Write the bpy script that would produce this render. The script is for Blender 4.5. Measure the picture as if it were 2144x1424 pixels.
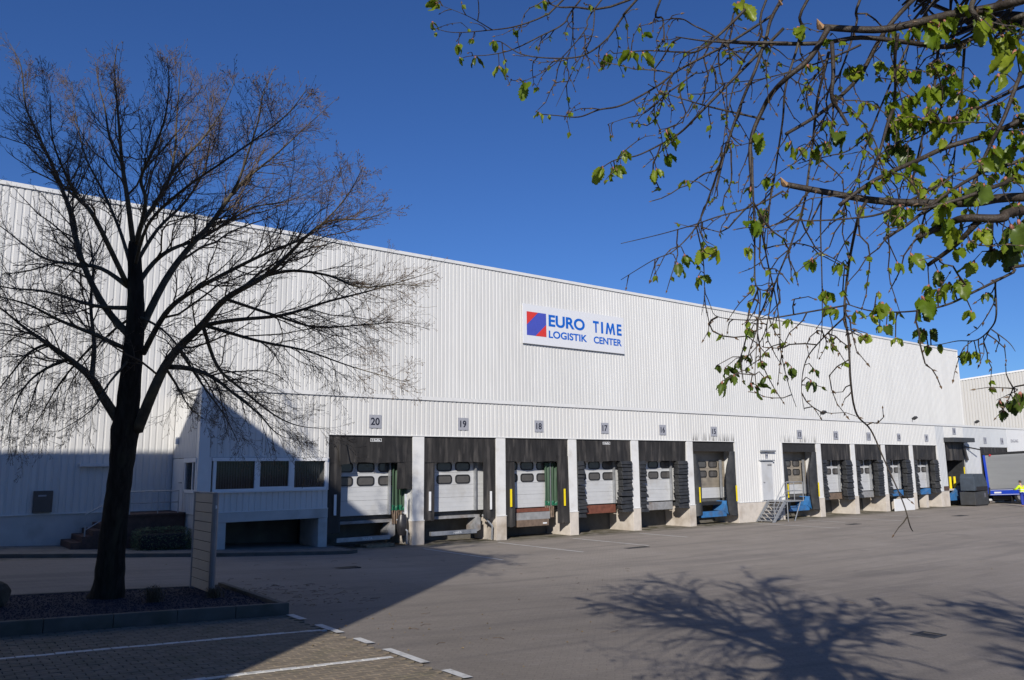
import bpy, bmesh, math, random
from mathutils import Vector, Matrix
R_ = math.radians
for o in list(bpy.data.objects): bpy.data.objects.remove(o)
S = bpy.context.scene
COL = S.collection
# ------------------------------------------------------------------ camera, world, sun
YAW, PITCH, ROLL, FPX = .6586, .1584, -.0103, 1664.8
CAM = Vector((-14.402, -27.135, 2.039))
_r = Vector((math.cos(YAW), -math.sin(YAW), 0)); _f0 = Vector((math.sin(YAW), math.cos(YAW), 0)); _z = Vector((0, 0, 1))
FWD = _f0*math.cos(PITCH) + _z*math.sin(PITCH); _u = -_f0*math.sin(PITCH) + _z*math.cos(PITCH)
RIGHT = _r*math.cos(ROLL) + _u*math.sin(ROLL); UP = -_r*math.sin(ROLL) + _u*math.cos(ROLL)
cd = bpy.data.cameras.new('camera'); cam = bpy.data.objects.new('camera', cd); COL.objects.link(cam)
m = Matrix((RIGHT, UP, -FWD)).transposed().to_4x4(); m.translation = CAM; cam.matrix_world = m
cd.sensor_width = 36; cd.lens = 36*FPX/2144; cd.clip_end = 3000; cd.clip_start = .05
S.camera = cam
SUN_AZ, SUN_TAN = 46.5, .51
SUN_EL = math.degrees(math.atan(SUN_TAN))
LD = Vector((math.sin(R_(SUN_AZ))*math.cos(R_(SUN_EL)), math.cos(R_(SUN_AZ))*math.cos(R_(SUN_EL)), -math.sin(R_(SUN_EL))))
W = bpy.data.worlds.new('World'); S.world = W; W.use_nodes = True
nt = W.node_tree; sky = nt.nodes.new('ShaderNodeTexSky'); sky.sky_type = 'NISHITA'; sky.sun_disc = False
sky.sun_elevation = R_(SUN_EL); sky.sun_rotation = R_(180+SUN_AZ)
sky.altitude = 200; sky.air_density = 1.0; sky.dust_density = 0; sky.ozone_density = 2.4
bg = nt.nodes['Background']; bg.inputs[1].default_value = .055
mx = nt.nodes.new('ShaderNodeMix'); mx.data_type = 'RGBA'; mx.blend_type = 'MULTIPLY'; mx.inputs[0].default_value = 1
mx.inputs[7].default_value = (.60, 1.0, 1.74, 1)          # deep, clean spring sky
nt.links.new(sky.outputs[0], mx.inputs[6]); nt.links.new(mx.outputs[2], bg.inputs[0])
sl = bpy.data.lights.new('sun', 'SUN'); sl.energy = 5.0; sl.angle = R_(.53); sl.color = (1, .95, .865)
so = bpy.data.objects.new('sun', sl); COL.objects.link(so); so.rotation_euler = LD.to_track_quat('-Z', 'Y').to_euler()
S.view_settings.view_transform = 'Standard'; S.view_settings.look = 'None'
S.view_settings.exposure = 0; S.view_settings.gamma = 1
S.render.engine = 'CYCLES'

def onD(u, v, D): return CAM + (FWD + RIGHT*((u-1072)/FPX) - UP*((v-712)/FPX))*D
def proj(P):
    w = Vector(P)-CAM; d = w.dot(FWD)
    if d < .05: return None
    return (1072+FPX*w.dot(RIGHT)/d, 712-FPX*w.dot(UP)/d, d)
GX = [-400, -40, -14, -11, -6, -1.8, 2, 6, 12, 30, 500]; GZ = [-.1, -.1, -.25, -.38, -.62, -.80, -.88, -.95, -1.0, -1.08, -1.08]
def gz(x):
    for i in range(len(GX)-1):
        if x <= GX[i+1]:
            return GZ[i]+(GZ[i+1]-GZ[i])*(x-GX[i])/(GX[i+1]-GX[i])
    return GZ[-1]

# ------------------------------------------------------------------ materials
def nodes(name):
    m = bpy.data.materials.new(name); m.use_nodes = True
    n = m.node_tree.nodes; return m, n, m.node_tree.links, n['Principled BSDF']
def noise(n, l, scale, detail=4, vec=None, stretch=None, rough=.55):
    t = n.new('ShaderNodeTexNoise'); t.inputs['Scale'].default_value = scale; t.inputs['Detail'].default_value = detail
    t.inputs['Roughness'].default_value = rough
    g = n.new('ShaderNodeNewGeometry'); src = g.outputs['Position']
    if stretch:
        mp = n.new('ShaderNodeMapping'); mp.inputs['Scale'].default_value = stretch; l.new(src, mp.inputs[0]); src = mp.outputs[0]
    l.new(src, t.inputs['Vector']); return t.outputs['Fac']
def ramp(n, l, fac, stops):
    r = n.new('ShaderNodeValToRGB'); e = r.color_ramp.elements
    while len(e) < len(stops): e.new(.5)
    for i, (p, c) in enumerate(stops):
        e[i].position = p; e[i].color = (c[0], c[1], c[2], 1) if hasattr(c, '__len__') else (c, c, c, 1)
    l.new(fac, r.inputs[0]); return r.outputs[0]
def mixc(n, l, fac, a, b, mode='MIX'):
    x = n.new('ShaderNodeMix'); x.data_type = 'RGBA'; x.blend_type = mode
    if hasattr(fac, 'links'): l.new(fac, x.inputs[0])
    else: x.inputs[0].default_value = fac
    for s, v in ((6, a), (7, b)):
        if hasattr(v, 'links'): l.new(v, x.inputs[s])
        else: x.inputs[s].default_value = (*v, 1)
    return x.outputs[2]
def bump(n, l, bsdf, h, strength=.3, dist=.01):
    b = n.new('ShaderNodeBump'); b.inputs['Strength'].default_value = strength; b.inputs['Distance'].default_value = dist
    l.new(h, b.inputs['Height']); l.new(b.outputs[0], bsdf.inputs['Normal'])
def M(name, col, rough=.6, var=.12, scale=6, stretch=None, bmp=0, metal=0, spec=.4, dirt=None, dscale=1.2):
    m, n, l, b = nodes(name)
    f = noise(n, l, scale, 5, stretch=stretch)
    c = ramp(n, l, f, [(.3, [x*(1-var) for x in col]), (.7, [min(1, x*(1+var)) for x in col])])
    if dirt:
        f2 = noise(n, l, dscale, 6, stretch=stretch)
        c = mixc(n, l, ramp(n, l, f2, [(.52, 0), (.72, .75)]), c, dirt)
    l.new(c, b.inputs['Base Color'])
    b.inputs['Roughness'].default_value = rough; b.inputs['Metallic'].default_value = metal
    b.inputs['Specular IOR Level'].default_value = spec
    if bmp: bump(n, l, b, noise(n, l, scale*4, 4, stretch=stretch), bmp)
    return m
MT = {}
def cladding(name, col):
    m, n, l, b = nodes(name)
    f = noise(n, l, 1.6, 6, stretch=(3, 3, .35)); c = ramp(n, l, f, [(.3, [x*.93 for x in col]), (.65, col)])
    f = noise(n, l, .35, 4); c = mixc(n, l, ramp(n, l, f, [(.35, .0), (.7, .10)]), c, (.55, .52, .47))
    f = noise(n, l, 2.2, 5, stretch=(4, 4, .12)); c = mixc(n, l, ramp(n, l, f, [(.58, .0), (.75, .22)]), c, (.42, .40, .36))
    oi = n.new('ShaderNodeObjectInfo'); c = mixc(n, l, 1.0, c, ramp(n, l, oi.outputs['Random'], [(0, .94), (1, 1.0)]), 'MULTIPLY')
    l.new(c, b.inputs['Base Color']); b.inputs['Roughness'].default_value = .42; b.inputs['Specular IOR Level'].default_value = .35
    return m
MT['clad'] = cladding('white_cladding', (.65, .643, .628))
MT['clad2'] = cladding('cool_cladding', (.53, .545, .565))
MT['clad3'] = cladding('beige_cladding', (.52, .505, .48))
MT['trim'] = M('white_trim', (.67, .665, .655), .45, .05, 3)
MT['pierpaint'] = M('scuffed_pier_paint', (.67, .665, .655), .5, .06, 3, dirt=(.44, .41, .37), dscale=1.5)
MT['bright'] = M('bright_white_panel', (.70, .70, .70), .5, .03, 2)
MT['conc'] = M('painted_concrete', (.56, .505, .445), .8, .10, 3, bmp=.15, dirt=(.30, .24, .18), dscale=.9)
MT['pit'] = M('shade_dark_dirty_concrete', (.13, .12, .105), .9, .2, 2, bmp=.2, dirt=(.06, .055, .05))  # concrete darkened to carry the deep shade of the pits, dirt over it
MT['plinth'] = M('grey_plinth', (.50, .49, .47), .85, .08, 2, bmp=.12, dirt=(.35, .33, .3))
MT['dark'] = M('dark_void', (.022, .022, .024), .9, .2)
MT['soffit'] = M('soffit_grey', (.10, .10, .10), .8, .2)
MT['rubber'] = M('black_rubber', (.026, .024, .023), .62, .45, 2.2, stretch=(2.5, 2.5, .35), bmp=.2, spec=.35, dirt=(.12, .108, .098), dscale=1.4)
MT['rubber2'] = M('charcoal_rubber', (.030, .031, .033), .55, .3, 4, bmp=.15, dirt=(.06, .058, .055))
MT['doorpanel'] = M('grey_door_panel', (.50, .505, .515), .5, .05, 2.5, dirt=(.40, .39, .37))
MT['brownpanel'] = M('stained_door_panel', (.27, .235, .19), .5, .22, 1.4, dirt=(.12, .11, .10))
MT['gasket'] = M('black_gasket', (.02, .02, .021), .5, .1)
MT['acryl'] = M('smoked_window', (.085, .08, .078), .12, .1, spec=.6)
MT['white'] = M('white_strip', (.72, .72, .72), .5, .06)
MT['yellow'] = M('yellow_strip', (.80, .62, .01), .5, .06, 10)
MT['green'] = M('green_tarp', (.038, .075, .045), .55, .25, 3, stretch=(6, 6, .5))
MT['greenband'] = M('green_band', (.01, .11, .06), .5, .15)
MT['blue'] = M('blue_leveller', (.035, .15, .36), .5, .2, 4, dirt=(.10, .10, .10))
MT['galv'] = M('galvanised_steel', (.36, .37, .385), .45, .15, 6, metal=.5)
MT['steel'] = M('grey_steel', (.26, .26, .265), .5, .2, 5, dirt=(.16, .10, .06))
MT['rust'] = M('rust_red_bumper', (.16, .055, .035), .75, .25, 6, bmp=.2)
MT['brownb'] = M('brown_bumper', (.16, .115, .085), .75, .25, 6, bmp=.2)
MT['grey'] = M('sign_grey', (.33, .335, .37), .5, .06)
MT['ink'] = M('sign_ink', (.014, .016, .03), .5, .05)
MT['signwhite'] = M('sign_white', (.68, .685, .71), .4, .02)
MT['signblue'] = M('sign_blue', (.008, .115, .50), .4, .05)
MT['signviolet'] = M('sign_violet', (.065, .085, .42), .4, .05)
MT['signred'] = M('sign_red', (.62, .045, .035), .4, .05)
MT['frame'] = M('window_frame_white', (.74, .74, .74), .4, .03)
MT['bark'] = M('tree_bark', (.026, .022, .018), .95, .5, 9, stretch=(2, 2, .35), bmp=1.0, spec=.15, dirt=(.055, .052, .035), dscale=3)
MT['limbbark'] = M('limb_bark', (.075, .062, .042), .85, .4, 8, bmp=.5, dirt=(.12, .10, .05), dscale=4)
MT['twig'] = M('twig_bark', (.10, .068, .042), .75, .3, 9)
MT['twig2'] = M('brown_twig', (.036, .027, .021), .6, .5, 18, bmp=.6, dirt=(.075, .066, .045), dscale=9)
MT['wound'] = M('bare_wood', (.50, .30, .16), .7, .2, 20)
MT['bud'] = M('bud_scale', (.12, .075, .04), .6, .5, 40)
MT['bract'] = M('pink_bract', (.30, .115, .085), .5, .4, 40)
MT['hedgeleaf'] = M('hedge_leaf', (.075, .105, .045), .5, .5, 12)
MT['stone'] = M('gravel_stone', (.036, .038, .052), .9, .25, 25, spec=.1)
MT['kerb'] = M('kerb_concrete', (.10, .095, .085), .9, .2, 3, bmp=.3, dirt=(.05, .055, .035))
MT['brick'] = M('red_brown_step', (.085, .052, .042), .85, .25, 8, bmp=.3)
MT['paver'] = M('brick_paver', (.195, .158, .115), .9, .22, 5, bmp=.4, dirt=(.12, .11, .07), dscale=2.2)
MT['joint'] = M('paver_joint', (.055, .052, .042), .95, .3, 8)
MT['paint'] = M('road_paint', (.60, .59, .56), .7, .12, 14, dirt=(.22, .21, .19), dscale=7)
MT['faint'] = M('worn_road_paint', (.56, .54, .51), .8, .12, 9, dirt=(.30, .27, .24), dscale=2)
MT['walk'] = M('pavement_slab', (.20, .185, .16), .9, .2, 4, bmp=.3, dirt=(.11, .105, .08))
MT['iron'] = M('cast_iron', (.035, .035, .036), .6, .2, 10)
MT['drygrass'] = M('dry_grass', (.11, .08, .048), .8, .3, 20)
MT['rock'] = M('boulder_stone', (.06, .052, .04), .9, .3, 5, bmp=.8)
MT['pylon'] = M('beige_panel', (.46, .385, .30), .5, .05, 3)
MT['alu'] = M('anodised_post', (.20, .20, .22), .4, .1, 5, metal=.5)
MT['tarp'] = M('grey_truck_tarp', (.26, .265, .27), .5, .06, 1.5, stretch=(1, .3, 3))
MT['truckblue'] = M('truck_blue', (.012, .05, .42), .4, .06)
MT['chassis'] = M('truck_chassis', (.02, .02, .022), .6, .2)
MT['comp'] = M('compactor_grey', (.045, .048, .052), .6, .2, 3, dirt=(.05, .045, .04))
MT['compblue'] = M('compactor_ribs', (.055, .070, .092), .55, .15, 3)
MT['hivis'] = M('hi_vis_fabric', (.62, .86, .02), .6, .05)
MT['reflect'] = M('reflective_tape', (.62, .64, .62), .3, .05)
MT['workblue'] = M('work_trousers', (.02, .04, .30), .8, .1)
MT['skin'] = M('skin', (.50, .30, .21), .6, .05)
MT['hair'] = M('hair', (.05, .035, .025), .7, .2)
MT['wood'] = M('pallet_wood', (.25, .19, .12), .85, .25, 9)
MT['red'] = M('red_lamp', (.6, .02, .04), .4, .05)
MT['cabinet'] = M('brown_cabinet', (.10, .082, .07), .5, .1)
MT['bag'] = M('black_bag', (.03, .028, .03), .35, .3, 5)
MT['hall'] = M('neighbour_wall', (.45, .43, .40), .8, .1, 2)
MT['litter'] = M('dead_leaf', (.24, .17, .07), .8, .4, 20)
# glass
m, n, l, b = nodes('window_glass'); b.inputs['Base Color'].default_value = (.010, .012, .016, 1); b.inputs['Roughness'].default_value = .06
b.inputs['Specular IOR Level'].default_value = .6; b.inputs['Alpha'].default_value = .35; MT['glass'] = m
m, n, l, b = nodes('blind_fabric'); b.inputs['Base Color'].default_value = (.24, .24, .25, 1); b.inputs['Roughness'].default_value = .8; MT['blind'] = m
# leaf with translucency
def leafmat(name, c0, c1, tr):
    m, n, l, b = nodes(name); out = n['Material Output']
    oi = n.new('ShaderNodeObjectInfo'); f = noise(n, l, 30, 3)
    c = mixc(n, l, ramp(n, l, oi.outputs['Random'], [(0, 0), (1, 1)]), c0, c1)
    c = mixc(n, l, 1, c, ramp(n, l, f, [(.3, .75), (.7, 1.1)]), 'MULTIPLY')
    l.new(c, b.inputs['Base Color']); b.inputs['Roughness'].default_value = .38; b.inputs['Specular IOR Level'].default_value = .4
    t = n.new('ShaderNodeBsdfTranslucent'); l.new(c, t.inputs[0])
    mx = n.new('ShaderNodeMixShader'); mx.inputs[0].default_value = tr; l.new(b.outputs[0], mx.inputs[1]); l.new(t.outputs[0], mx.inputs[2])
    l.new(mx.outputs[0], out.inputs['Surface']); return m
MT['leaf'] = leafmat('young_leaf', (.15, .24, .016), (.32, .39, .035), .55)
MT['leafdark'] = leafmat('shaded_leaf', (.07, .11, .016), (.11, .16, .022), .35)  # darker copy of the young leaf, shade put into its colour
# yard ground
m, n, l, b = nodes('yard_paving'); g = n.new('ShaderNodeNewGeometry')
bt = n.new('ShaderNodeTexBrick'); bt.inputs['Scale'].default_value = 1; bt.inputs['Brick Width'].default_value = .22; bt.inputs['Row Height'].default_value = .11
bt.inputs['Mortar Size'].default_value = .007; bt.inputs['Mortar Smooth'].default_value = .3; bt.inputs['Bias'].default_value = 0
for k, v in (('Color1', 1.06), ('Color2', .90), ('Mortar', .62)): bt.inputs[k].default_value = (v, v, v, 1)
mp = n.new('ShaderNodeMapping'); mp.inputs['Rotation'].default_value = (0, 0, R_(45)); l.new(g.outputs['Position'], mp.inputs[0]); l.new(mp.outputs[0], bt.inputs['Vector'])
c = ramp(n, l, noise(n, l, .35, 6), [(.3, (.275, .238, .198)), (.7, (.338, .294, .248))])
c = mixc(n, l, ramp(n, l, noise(n, l, .9, 6, stretch=(.25, 1.6, 1)), [(.5, 0), (.75, .35)]), c, (.205, .180, .158))
mp2 = n.new('ShaderNodeMapping'); mp2.inputs['Rotation'].default_value = (0, 0, R_(38)); mp2.inputs['Scale'].default_value = (.12, 1.5, 1); l.new(g.outputs['Position'], mp2.inputs[0])
tx = n.new('ShaderNodeTexNoise'); tx.inputs['Scale'].default_value = 1.0; tx.inputs['Detail'].default_value = 7; tx.inputs['Distortion'].default_value = .8; l.new(mp2.outputs[0], tx.inputs['Vector'])
c = mixc(n, l, ramp(n, l, tx.outputs['Fac'], [(.5, 0), (.66, .42)]), c, (.175, .155, .138))
c = mixc(n, l, ramp(n, l, noise(n, l, .55, 3), [(.64, 0), (.70, .30)]), c, (.15, .135, .12))
c = mixc(n, l, ramp(n, l, noise(n, l, 2.5, 6, stretch=(.5, 2.2, 1)), [(.55, 0), (.8, .4)]), c, (.385, .338, .31))
c = mixc(n, l, .5, c, bt.outputs['Color'], 'MULTIPLY')
c = mixc(n, l, 1, c, ramp(n, l, noise(n, l, 38, 6, rough=.75), [(.3, .76), (.7, 1.20)]), 'MULTIPLY')
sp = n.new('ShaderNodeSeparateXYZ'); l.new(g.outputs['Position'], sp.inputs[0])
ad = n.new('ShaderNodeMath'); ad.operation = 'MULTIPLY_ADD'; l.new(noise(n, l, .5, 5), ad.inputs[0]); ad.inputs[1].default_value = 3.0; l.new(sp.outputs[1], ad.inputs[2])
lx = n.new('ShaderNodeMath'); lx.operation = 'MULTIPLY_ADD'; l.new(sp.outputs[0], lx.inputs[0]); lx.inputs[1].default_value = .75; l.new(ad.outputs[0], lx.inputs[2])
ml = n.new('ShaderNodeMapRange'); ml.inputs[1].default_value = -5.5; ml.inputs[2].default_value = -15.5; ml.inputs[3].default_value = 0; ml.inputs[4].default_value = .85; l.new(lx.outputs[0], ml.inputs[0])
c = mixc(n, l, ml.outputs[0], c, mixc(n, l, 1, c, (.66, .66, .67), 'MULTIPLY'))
mr = n.new('ShaderNodeMapRange'); mr.inputs[1].default_value = -1.3; mr.inputs[2].default_value = -.1; mr.inputs[3].default_value = 0; mr.inputs[4].default_value = 1; l.new(sp.outputs[1], mr.inputs[0])
mm = n.new('ShaderNodeMath'); mm.operation = 'MULTIPLY'; l.new(mr.outputs[0], mm.inputs[0]); l.new(ramp(n, l, noise(n, l, 2.0, 6), [(.35, 0), (.6, 1)]), mm.inputs[1])
c = mixc(n, l, mm.outputs[0], c, (.085, .078, .04))
l.new(c, b.inputs['Base Color']); b.inputs['Roughness'].default_value = .88; b.inputs['Specular IOR Level'].default_value = .3
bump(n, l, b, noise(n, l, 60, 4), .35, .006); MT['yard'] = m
# soot over docks 15 / 13 on the header
m = cladding('sooty_cladding', (.65, .643, .628)); n = m.node_tree.nodes; l = m.node_tree.links; b = n['Principled BSDF']
prev = b.inputs['Base Color'].links[0].from_socket
g = n.new('ShaderNodeNewGeometry'); sp = n.new('ShaderNodeSeparateXYZ'); l.new(g.outputs['Position'], sp.inputs[0])
mr = n.new('ShaderNodeMapRange'); mr.inputs[1].default_value = 3.75; mr.inputs[2].default_value = 3.3; mr.inputs[3].default_value = 0; mr.inputs[4].default_value = 1; l.new(sp.outputs[2], mr.inputs[0])
mm = n.new('ShaderNodeMath'); mm.operation = 'MULTIPLY'; l.new(mr.outputs[0], mm.inputs[0]); l.new(ramp(n, l, noise(n, l, 1.8, 4, stretch=(5, 5, .35)), [(.48, 0), (.62, 1)]), mm.inputs[1])
l.new(mixc(n, l, mm.outputs[0], prev, (.05, .045, .04)), b.inputs['Base Color']); MT['soot'] = m

# ------------------------------------------------------------------ mesh helpers
class MB:
    def __init__(s): s.v = []; s.f = []
    def box(s, x0, x1, y0, y1, z0, z1):
        k = len(s.v); s.v += [(x, y, z) for z in (z0, z1) for y in (y0, y1) for x in (x0, x1)]
        s.f += [tuple(k+i for i in q) for q in ((0, 2, 3, 1), (4, 5, 7, 6), (0, 1, 5, 4), (2, 6, 7, 3), (0, 4, 6, 2), (1, 3, 7, 5))]; return s
    def poly(s, pts): k = len(s.v); s.v += [tuple(p) for p in pts]; s.f.append(tuple(range(k, k+len(pts)))); return s
    def prism(s, pts, d):                                   # pts planar loop, d extrusion vector
        k = len(s.v); n_ = len(pts); d = Vector(d)
        s.v += [tuple(p) for p in pts]+[tuple(Vector(p)+d) for p in pts]
        s.f += [tuple(range(k, k+n_))[::-1], tuple(range(k+n_, k+2*n_))]
        s.f += [(k+i, k+(i+1) % n_, k+n_+(i+1) % n_, k+n_+i) for i in range(n_)]; return s
    def tube(s, pts, rad, n_=6, cap=True):
        k = len(s.v); pts = [Vector(p) for p in pts]; N = len(pts)
        if not hasattr(rad, '__len__'): rad = [rad]*N
        t = (pts[1]-pts[0]).normalized(); a = t.orthogonal().normalized()
        for i, p in enumerate(pts):
            t = (pts[min(i+1, N-1)]-pts[max(i-1, 0)]).normalized(); a = (a-t*a.dot(t)).normalized(); b_ = t.cross(a)
            for j in range(n_):
                w = 2*math.pi*j/n_; s.v.append(tuple(p+(a*math.cos(w)+b_*math.sin(w))*rad[i]))
        for i in range(N-1):
            for j in range(n_):
                q = (j+1) % n_; s.f.append((k+i*n_+j, k+i*n_+q, k+(i+1)*n_+q, k+(i+1)*n_+j))
        if cap: s.f.append(tuple(range(k, k+n_))[::-1]); s.f.append(tuple(range(k+(N-1)*n_, k+N*n_)))
        return s
    def sheet(s, grid):                                     # grid of rows of points
        k = len(s.v); w = len(grid[0])
        for r in grid: s.v += [tuple(p) for p in r]
        for i in range(len(grid)-1):
            for j in range(w-1): s.f.append((k+i*w+j, k+i*w+j+1, k+(i+1)*w+j+1, k+(i+1)*w+j))
        return s
    def mesh(s, name, smooth=False):
        me = bpy.data.meshes.new(name); me.from_pydata(s.v, [], s.f); me.update()
        if smooth: me.polygons.foreach_set('use_smooth', [True]*len(me.polygons))
        return me
def obj(name, me, mat, parent=None, loc=(0, 0, 0), rot=(0, 0, 0), smooth=False, bevel=0):
    if isinstance(me, MB): me = me.mesh(name, smooth)
    if mat and not me.materials: me.materials.append(MT[mat])
    o = bpy.data.objects.new(name, me); COL.objects.link(o); o.location = loc; o.rotation_euler = rot
    if parent: o.parent = parent
    if bevel:
        bv = o.modifiers.new('bevel', 'BEVEL'); bv.width = bevel; bv.segments = 2; bv.limit_method = 'ANGLE'
    return o
def tag(o, label=None, cat=None, group=None, kind=None):
    for k, v in (('label', label), ('category', cat), ('group', group), ('kind', kind)):
        if v: o[k] = v
    return o
def thing(name, label, cat, loc=(0, 0, 0), rot=(0, 0, 0), group=None):
    o = bpy.data.objects.new(name, None); COL.objects.link(o); o.location = loc; o.rotation_euler = rot; o.empty_display_size = .2
    return tag(o, label, cat, group)
def bx(x0, x1, y0, y1, z0, z1): return MB().box(x0, x1, y0, y1, z0, z1)
CACHE = {}
def cached(key, fn):
    if key not in CACHE: CACHE[key] = fn()
    return CACHE[key]
def text_mesh(body, width=None, height=None, bold=.0, depth=.012, cx=False):
    cu = bpy.data.curves.new('t', 'FONT'); cu.body = body; cu.size = 1; cu.offset = bold; cu.extrude = .01
    to = bpy.data.objects.new('t', cu); COL.objects.link(to)
    dg = bpy.context.evaluated_depsgraph_get(); me = bpy.data.meshes.new_from_object(to.evaluated_get(dg))
    bpy.data.objects.remove(to); bpy.data.curves.remove(cu)
    xs = [v.co.x for v in me.vertices]; ys = [v.co.y for v in me.vertices]; x0, x1, y0, y1 = min(xs), max(xs), min(ys), max(ys)
    sy = height/(y1-y0) if height else 1; sx = width/(x1-x0) if width else sy
    for v in me.vertices:
        x = (v.co.x-x0)*sx; y = (v.co.y-y0)*sy
        if cx: x -= (x1-x0)*sx/2
        v.co = (x, -depth if v.co.z > 0 else 0, y)
    me.materials.clear(); return me

# corrugated sheets: period .21, crests towards -Y (local)
PER = .21
def clad_mesh(w, h):
    def f():
        xs = []; k = max(1, round(w/PER)); p = w/k
        for i in range(k):
            a = i*p; xs += [(a, 0), (a+.045, 0), (a+.060, -.020), (a+p-.018, -.020)]
        xs.append((w, 0)); mb = MB(); mb.sheet([[(x, y, 0) for x, y in xs], [(x, y, h) for x, y in xs]]); return mb.mesh('cladding_sheet')
    return cached(('clad', round(w, 3), round(h, 3)), f)
def clad(parent, x0, x1, z0, z1, Y, mat='clad', side=None):
    """cladding sheets from x0 to x1 (facing -Y); side=X : sheets on plane X facing -X running in Y from x0 to x1"""
    k = max(1, round((x1-x0)/1.05)); w = (x1-x0)/k; me = clad_mesh(w, z1-z0)
    if me.materials and me.materials[0] != MT[mat]: me = cached(('c', id(me), mat), lambda: me.copy()); me.materials.clear()
    for i in range(k):
        if side is None: obj('cladding_sheet', me, mat, parent, (x0+i*w, Y, z0))
        else: obj('cladding_sheet', me, mat, parent, (side, x1-i*w, z0), (0, 0, R_(-90)))

# ------------------------------------------------------------------ ground, paths
mb = MB(); ys = [-400, -60, -30, -20, -10, -5, 0, 10, 60, 400]
xs = GX[:1]+[x for x in GX[1:]]
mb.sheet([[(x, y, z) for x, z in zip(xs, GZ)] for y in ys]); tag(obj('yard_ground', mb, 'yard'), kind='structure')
def strip(x0, x1, y0, y1, dz, k=1):
    mb = MB(); X = [x0+(x1-x0)*i/k for i in range(k+1)]; mb.sheet([[(x, y, gz(x)+dz) for x in X] for y in (y0, y1)]); return mb
tag(obj('parking_bed', strip(-30, -8.72, -26, -13.30, .004, 40), 'joint'), kind='structure')
for y0, y1 in ((-13.85, -13.26), (-15.28, -14.44), (-16.27, -15.81), (-17.79, -16.74), (-18.77, -18.27), (-20.3, -19.3)):
    tag(obj('dashed_marking', strip(-8.72, -8.58, y0, y1, .026), 'paint'), kind='structure')
for x, y0, y1 in ((1.2, -6.4, -1.6), (5.1, -5.9, -.9), (8.75, -5.6, -1.3), (12.9, -4.0, -1.2), (22.2, -5.6, -.2), (26.3, -3.5, -1.3), (29.6, -4.9, -1.4), (33.6, -4.2, -1.4)):
    tag(obj('bay_line', strip(x-.06, x+.06, y0, y1, .004), 'faint'), kind='structure')
# raised pavement along the office and its kerb
KP = [(-40, 3.0), (-20, 2.2), (-14, .55), (-10, -.55), (-6, -1.5), (-3, -1.95), (-2.0, -2.0), (-1.5, -1.7), (-1.45, -.05)]
mb = MB(); k = []
for i in range(len(KP)-1):
    for j in range(6):
        a = j/6; k.append((KP[i][0]*(1-a)+KP[i+1][0]*a, KP[i][1]*(1-a)+KP[i+1][1]*a))
k.append(KP[-1])
mb.sheet([[(x, y+.12 if y < 2.9 else y, gz(x)+.10) for x, y in k], [(x, max(3.2, y+.5), gz(x)+.10) for x, y in k]])
pv = tag(obj('pavement', mb, 'walk'), kind='structure')
for i in range(0, len(k)-1, 2):
    (xa, ya), (xb, yb) = k[i], k[min(i+2, len(k)-1)]
    if xa < -16: continue
    d = Vector((xb-xa, yb-ya, 0)); nn = Vector((-d.y, d.x, 0)).normalized()*.13; g_ = d.normalized()*.004
    pts = [Vector((xa, ya, 0))+g_, Vector((xb, yb, 0))-g_, Vector((xb, yb, 0))-g_+nn, Vector((xa, ya, 0))+g_+nn]
    obj('kerb_stone', MB().prism([(p.x, p.y, gz(p.x)-.05) for p in pts], (0, 0, .158)), 'kerb', pv)
# covers in the yard
for (x, y, w, d, lab) in ((-4.2, -6.1, 1.0, .35, 'slotted iron drain cover in the shaded yard before the office'), (7.8, -5.9, 1.1, .3, 'slotted iron drain cover in the yard facing the green tarp dock'), (-.3, -20.3, .45, .4, 'small square iron cover beside the tree shadow on the yard'), (36, -5.2, 1.2, .5, 'wide iron drain cover facing the docks 10 and 11'), (25.2, -4.6, .9, .4, 'slotted iron drain cover in front of the steel stair')):
    t = thing('drain_cover', lab, 'drain cover', (x, y, gz(x)), group='drain covers in the yard')
    obj('frame', MB().box(-w/2, w/2, -d/2, -d/2+.04, -.02, .012).box(-w/2, w/2, d/2-.04, d/2, -.02, .012).box(-w/2, -w/2+.04, -d/2+.04, d/2-.04, -.02, .012).box(w/2-.04, w/2, -d/2+.04, d/2-.04, -.02, .012), 'iron', t)
    mb = MB(); q = int((w-.1)/.06)
    for i in range(q): mb.box(-w/2+.05+i*.06, -w/2+.085+i*.06, -d/2+.04, d/2-.04, -.02, .008)
    obj('grate', mb, 'iron', t)

# parking pavers, one by one: 300 that show largest are objects, the rest one piece
pk = thing('parking_paving', 'brown grey brick pavers of the parking bays with white painted rows', 'paving', (-11, -16, gz(-11)))
tag(pk, kind='structure'); del pk['category']; del pk['label']
PL, PW = .222, .111
def paver_mesh():
    a, b_, h, e = PL/2-.004, PW/2-.004, .026, .006; mb = MB()
    mb.v = [(-a, -b_, 0), (a, -b_, 0), (a, b_, 0), (-a, b_, 0), (-a, -b_, h-e), (a, -b_, h-e), (a, b_, h-e), (-a, b_, h-e), (-a+e, -b_+e, h), (a-e, -b_+e, h), (a-e, b_-e, h), (-a+e, b_-e, h)]
    mb.f = [(0, 1, 5, 4), (1, 2, 6, 5), (2, 3, 7, 6), (3, 0, 4, 7), (4, 5, 9, 8), (5, 6, 10, 9), (6, 7, 11, 10), (7, 4, 8, 11), (8, 9, 10, 11)]
    return mb
pm = paver_mesh(); pmesh = pm.mesh('paver'); pmesh.materials.append(MT['paver']); wmesh = pm.mesh('white_paver'); wmesh.materials.append(MT['paint'])
rng = random.Random(5); cand = []; row = 0; y = -13.37
while y > -20.6:
    x = -8.84-(PL/2 if row % 2 else 0)
    while x > -19:
        wh = (-14.96 < y < -14.845) or (-17.33 < y < -17.215)
        cand.append((x, y, wh)); x -= PL
    y -= PW; row += 1
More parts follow.
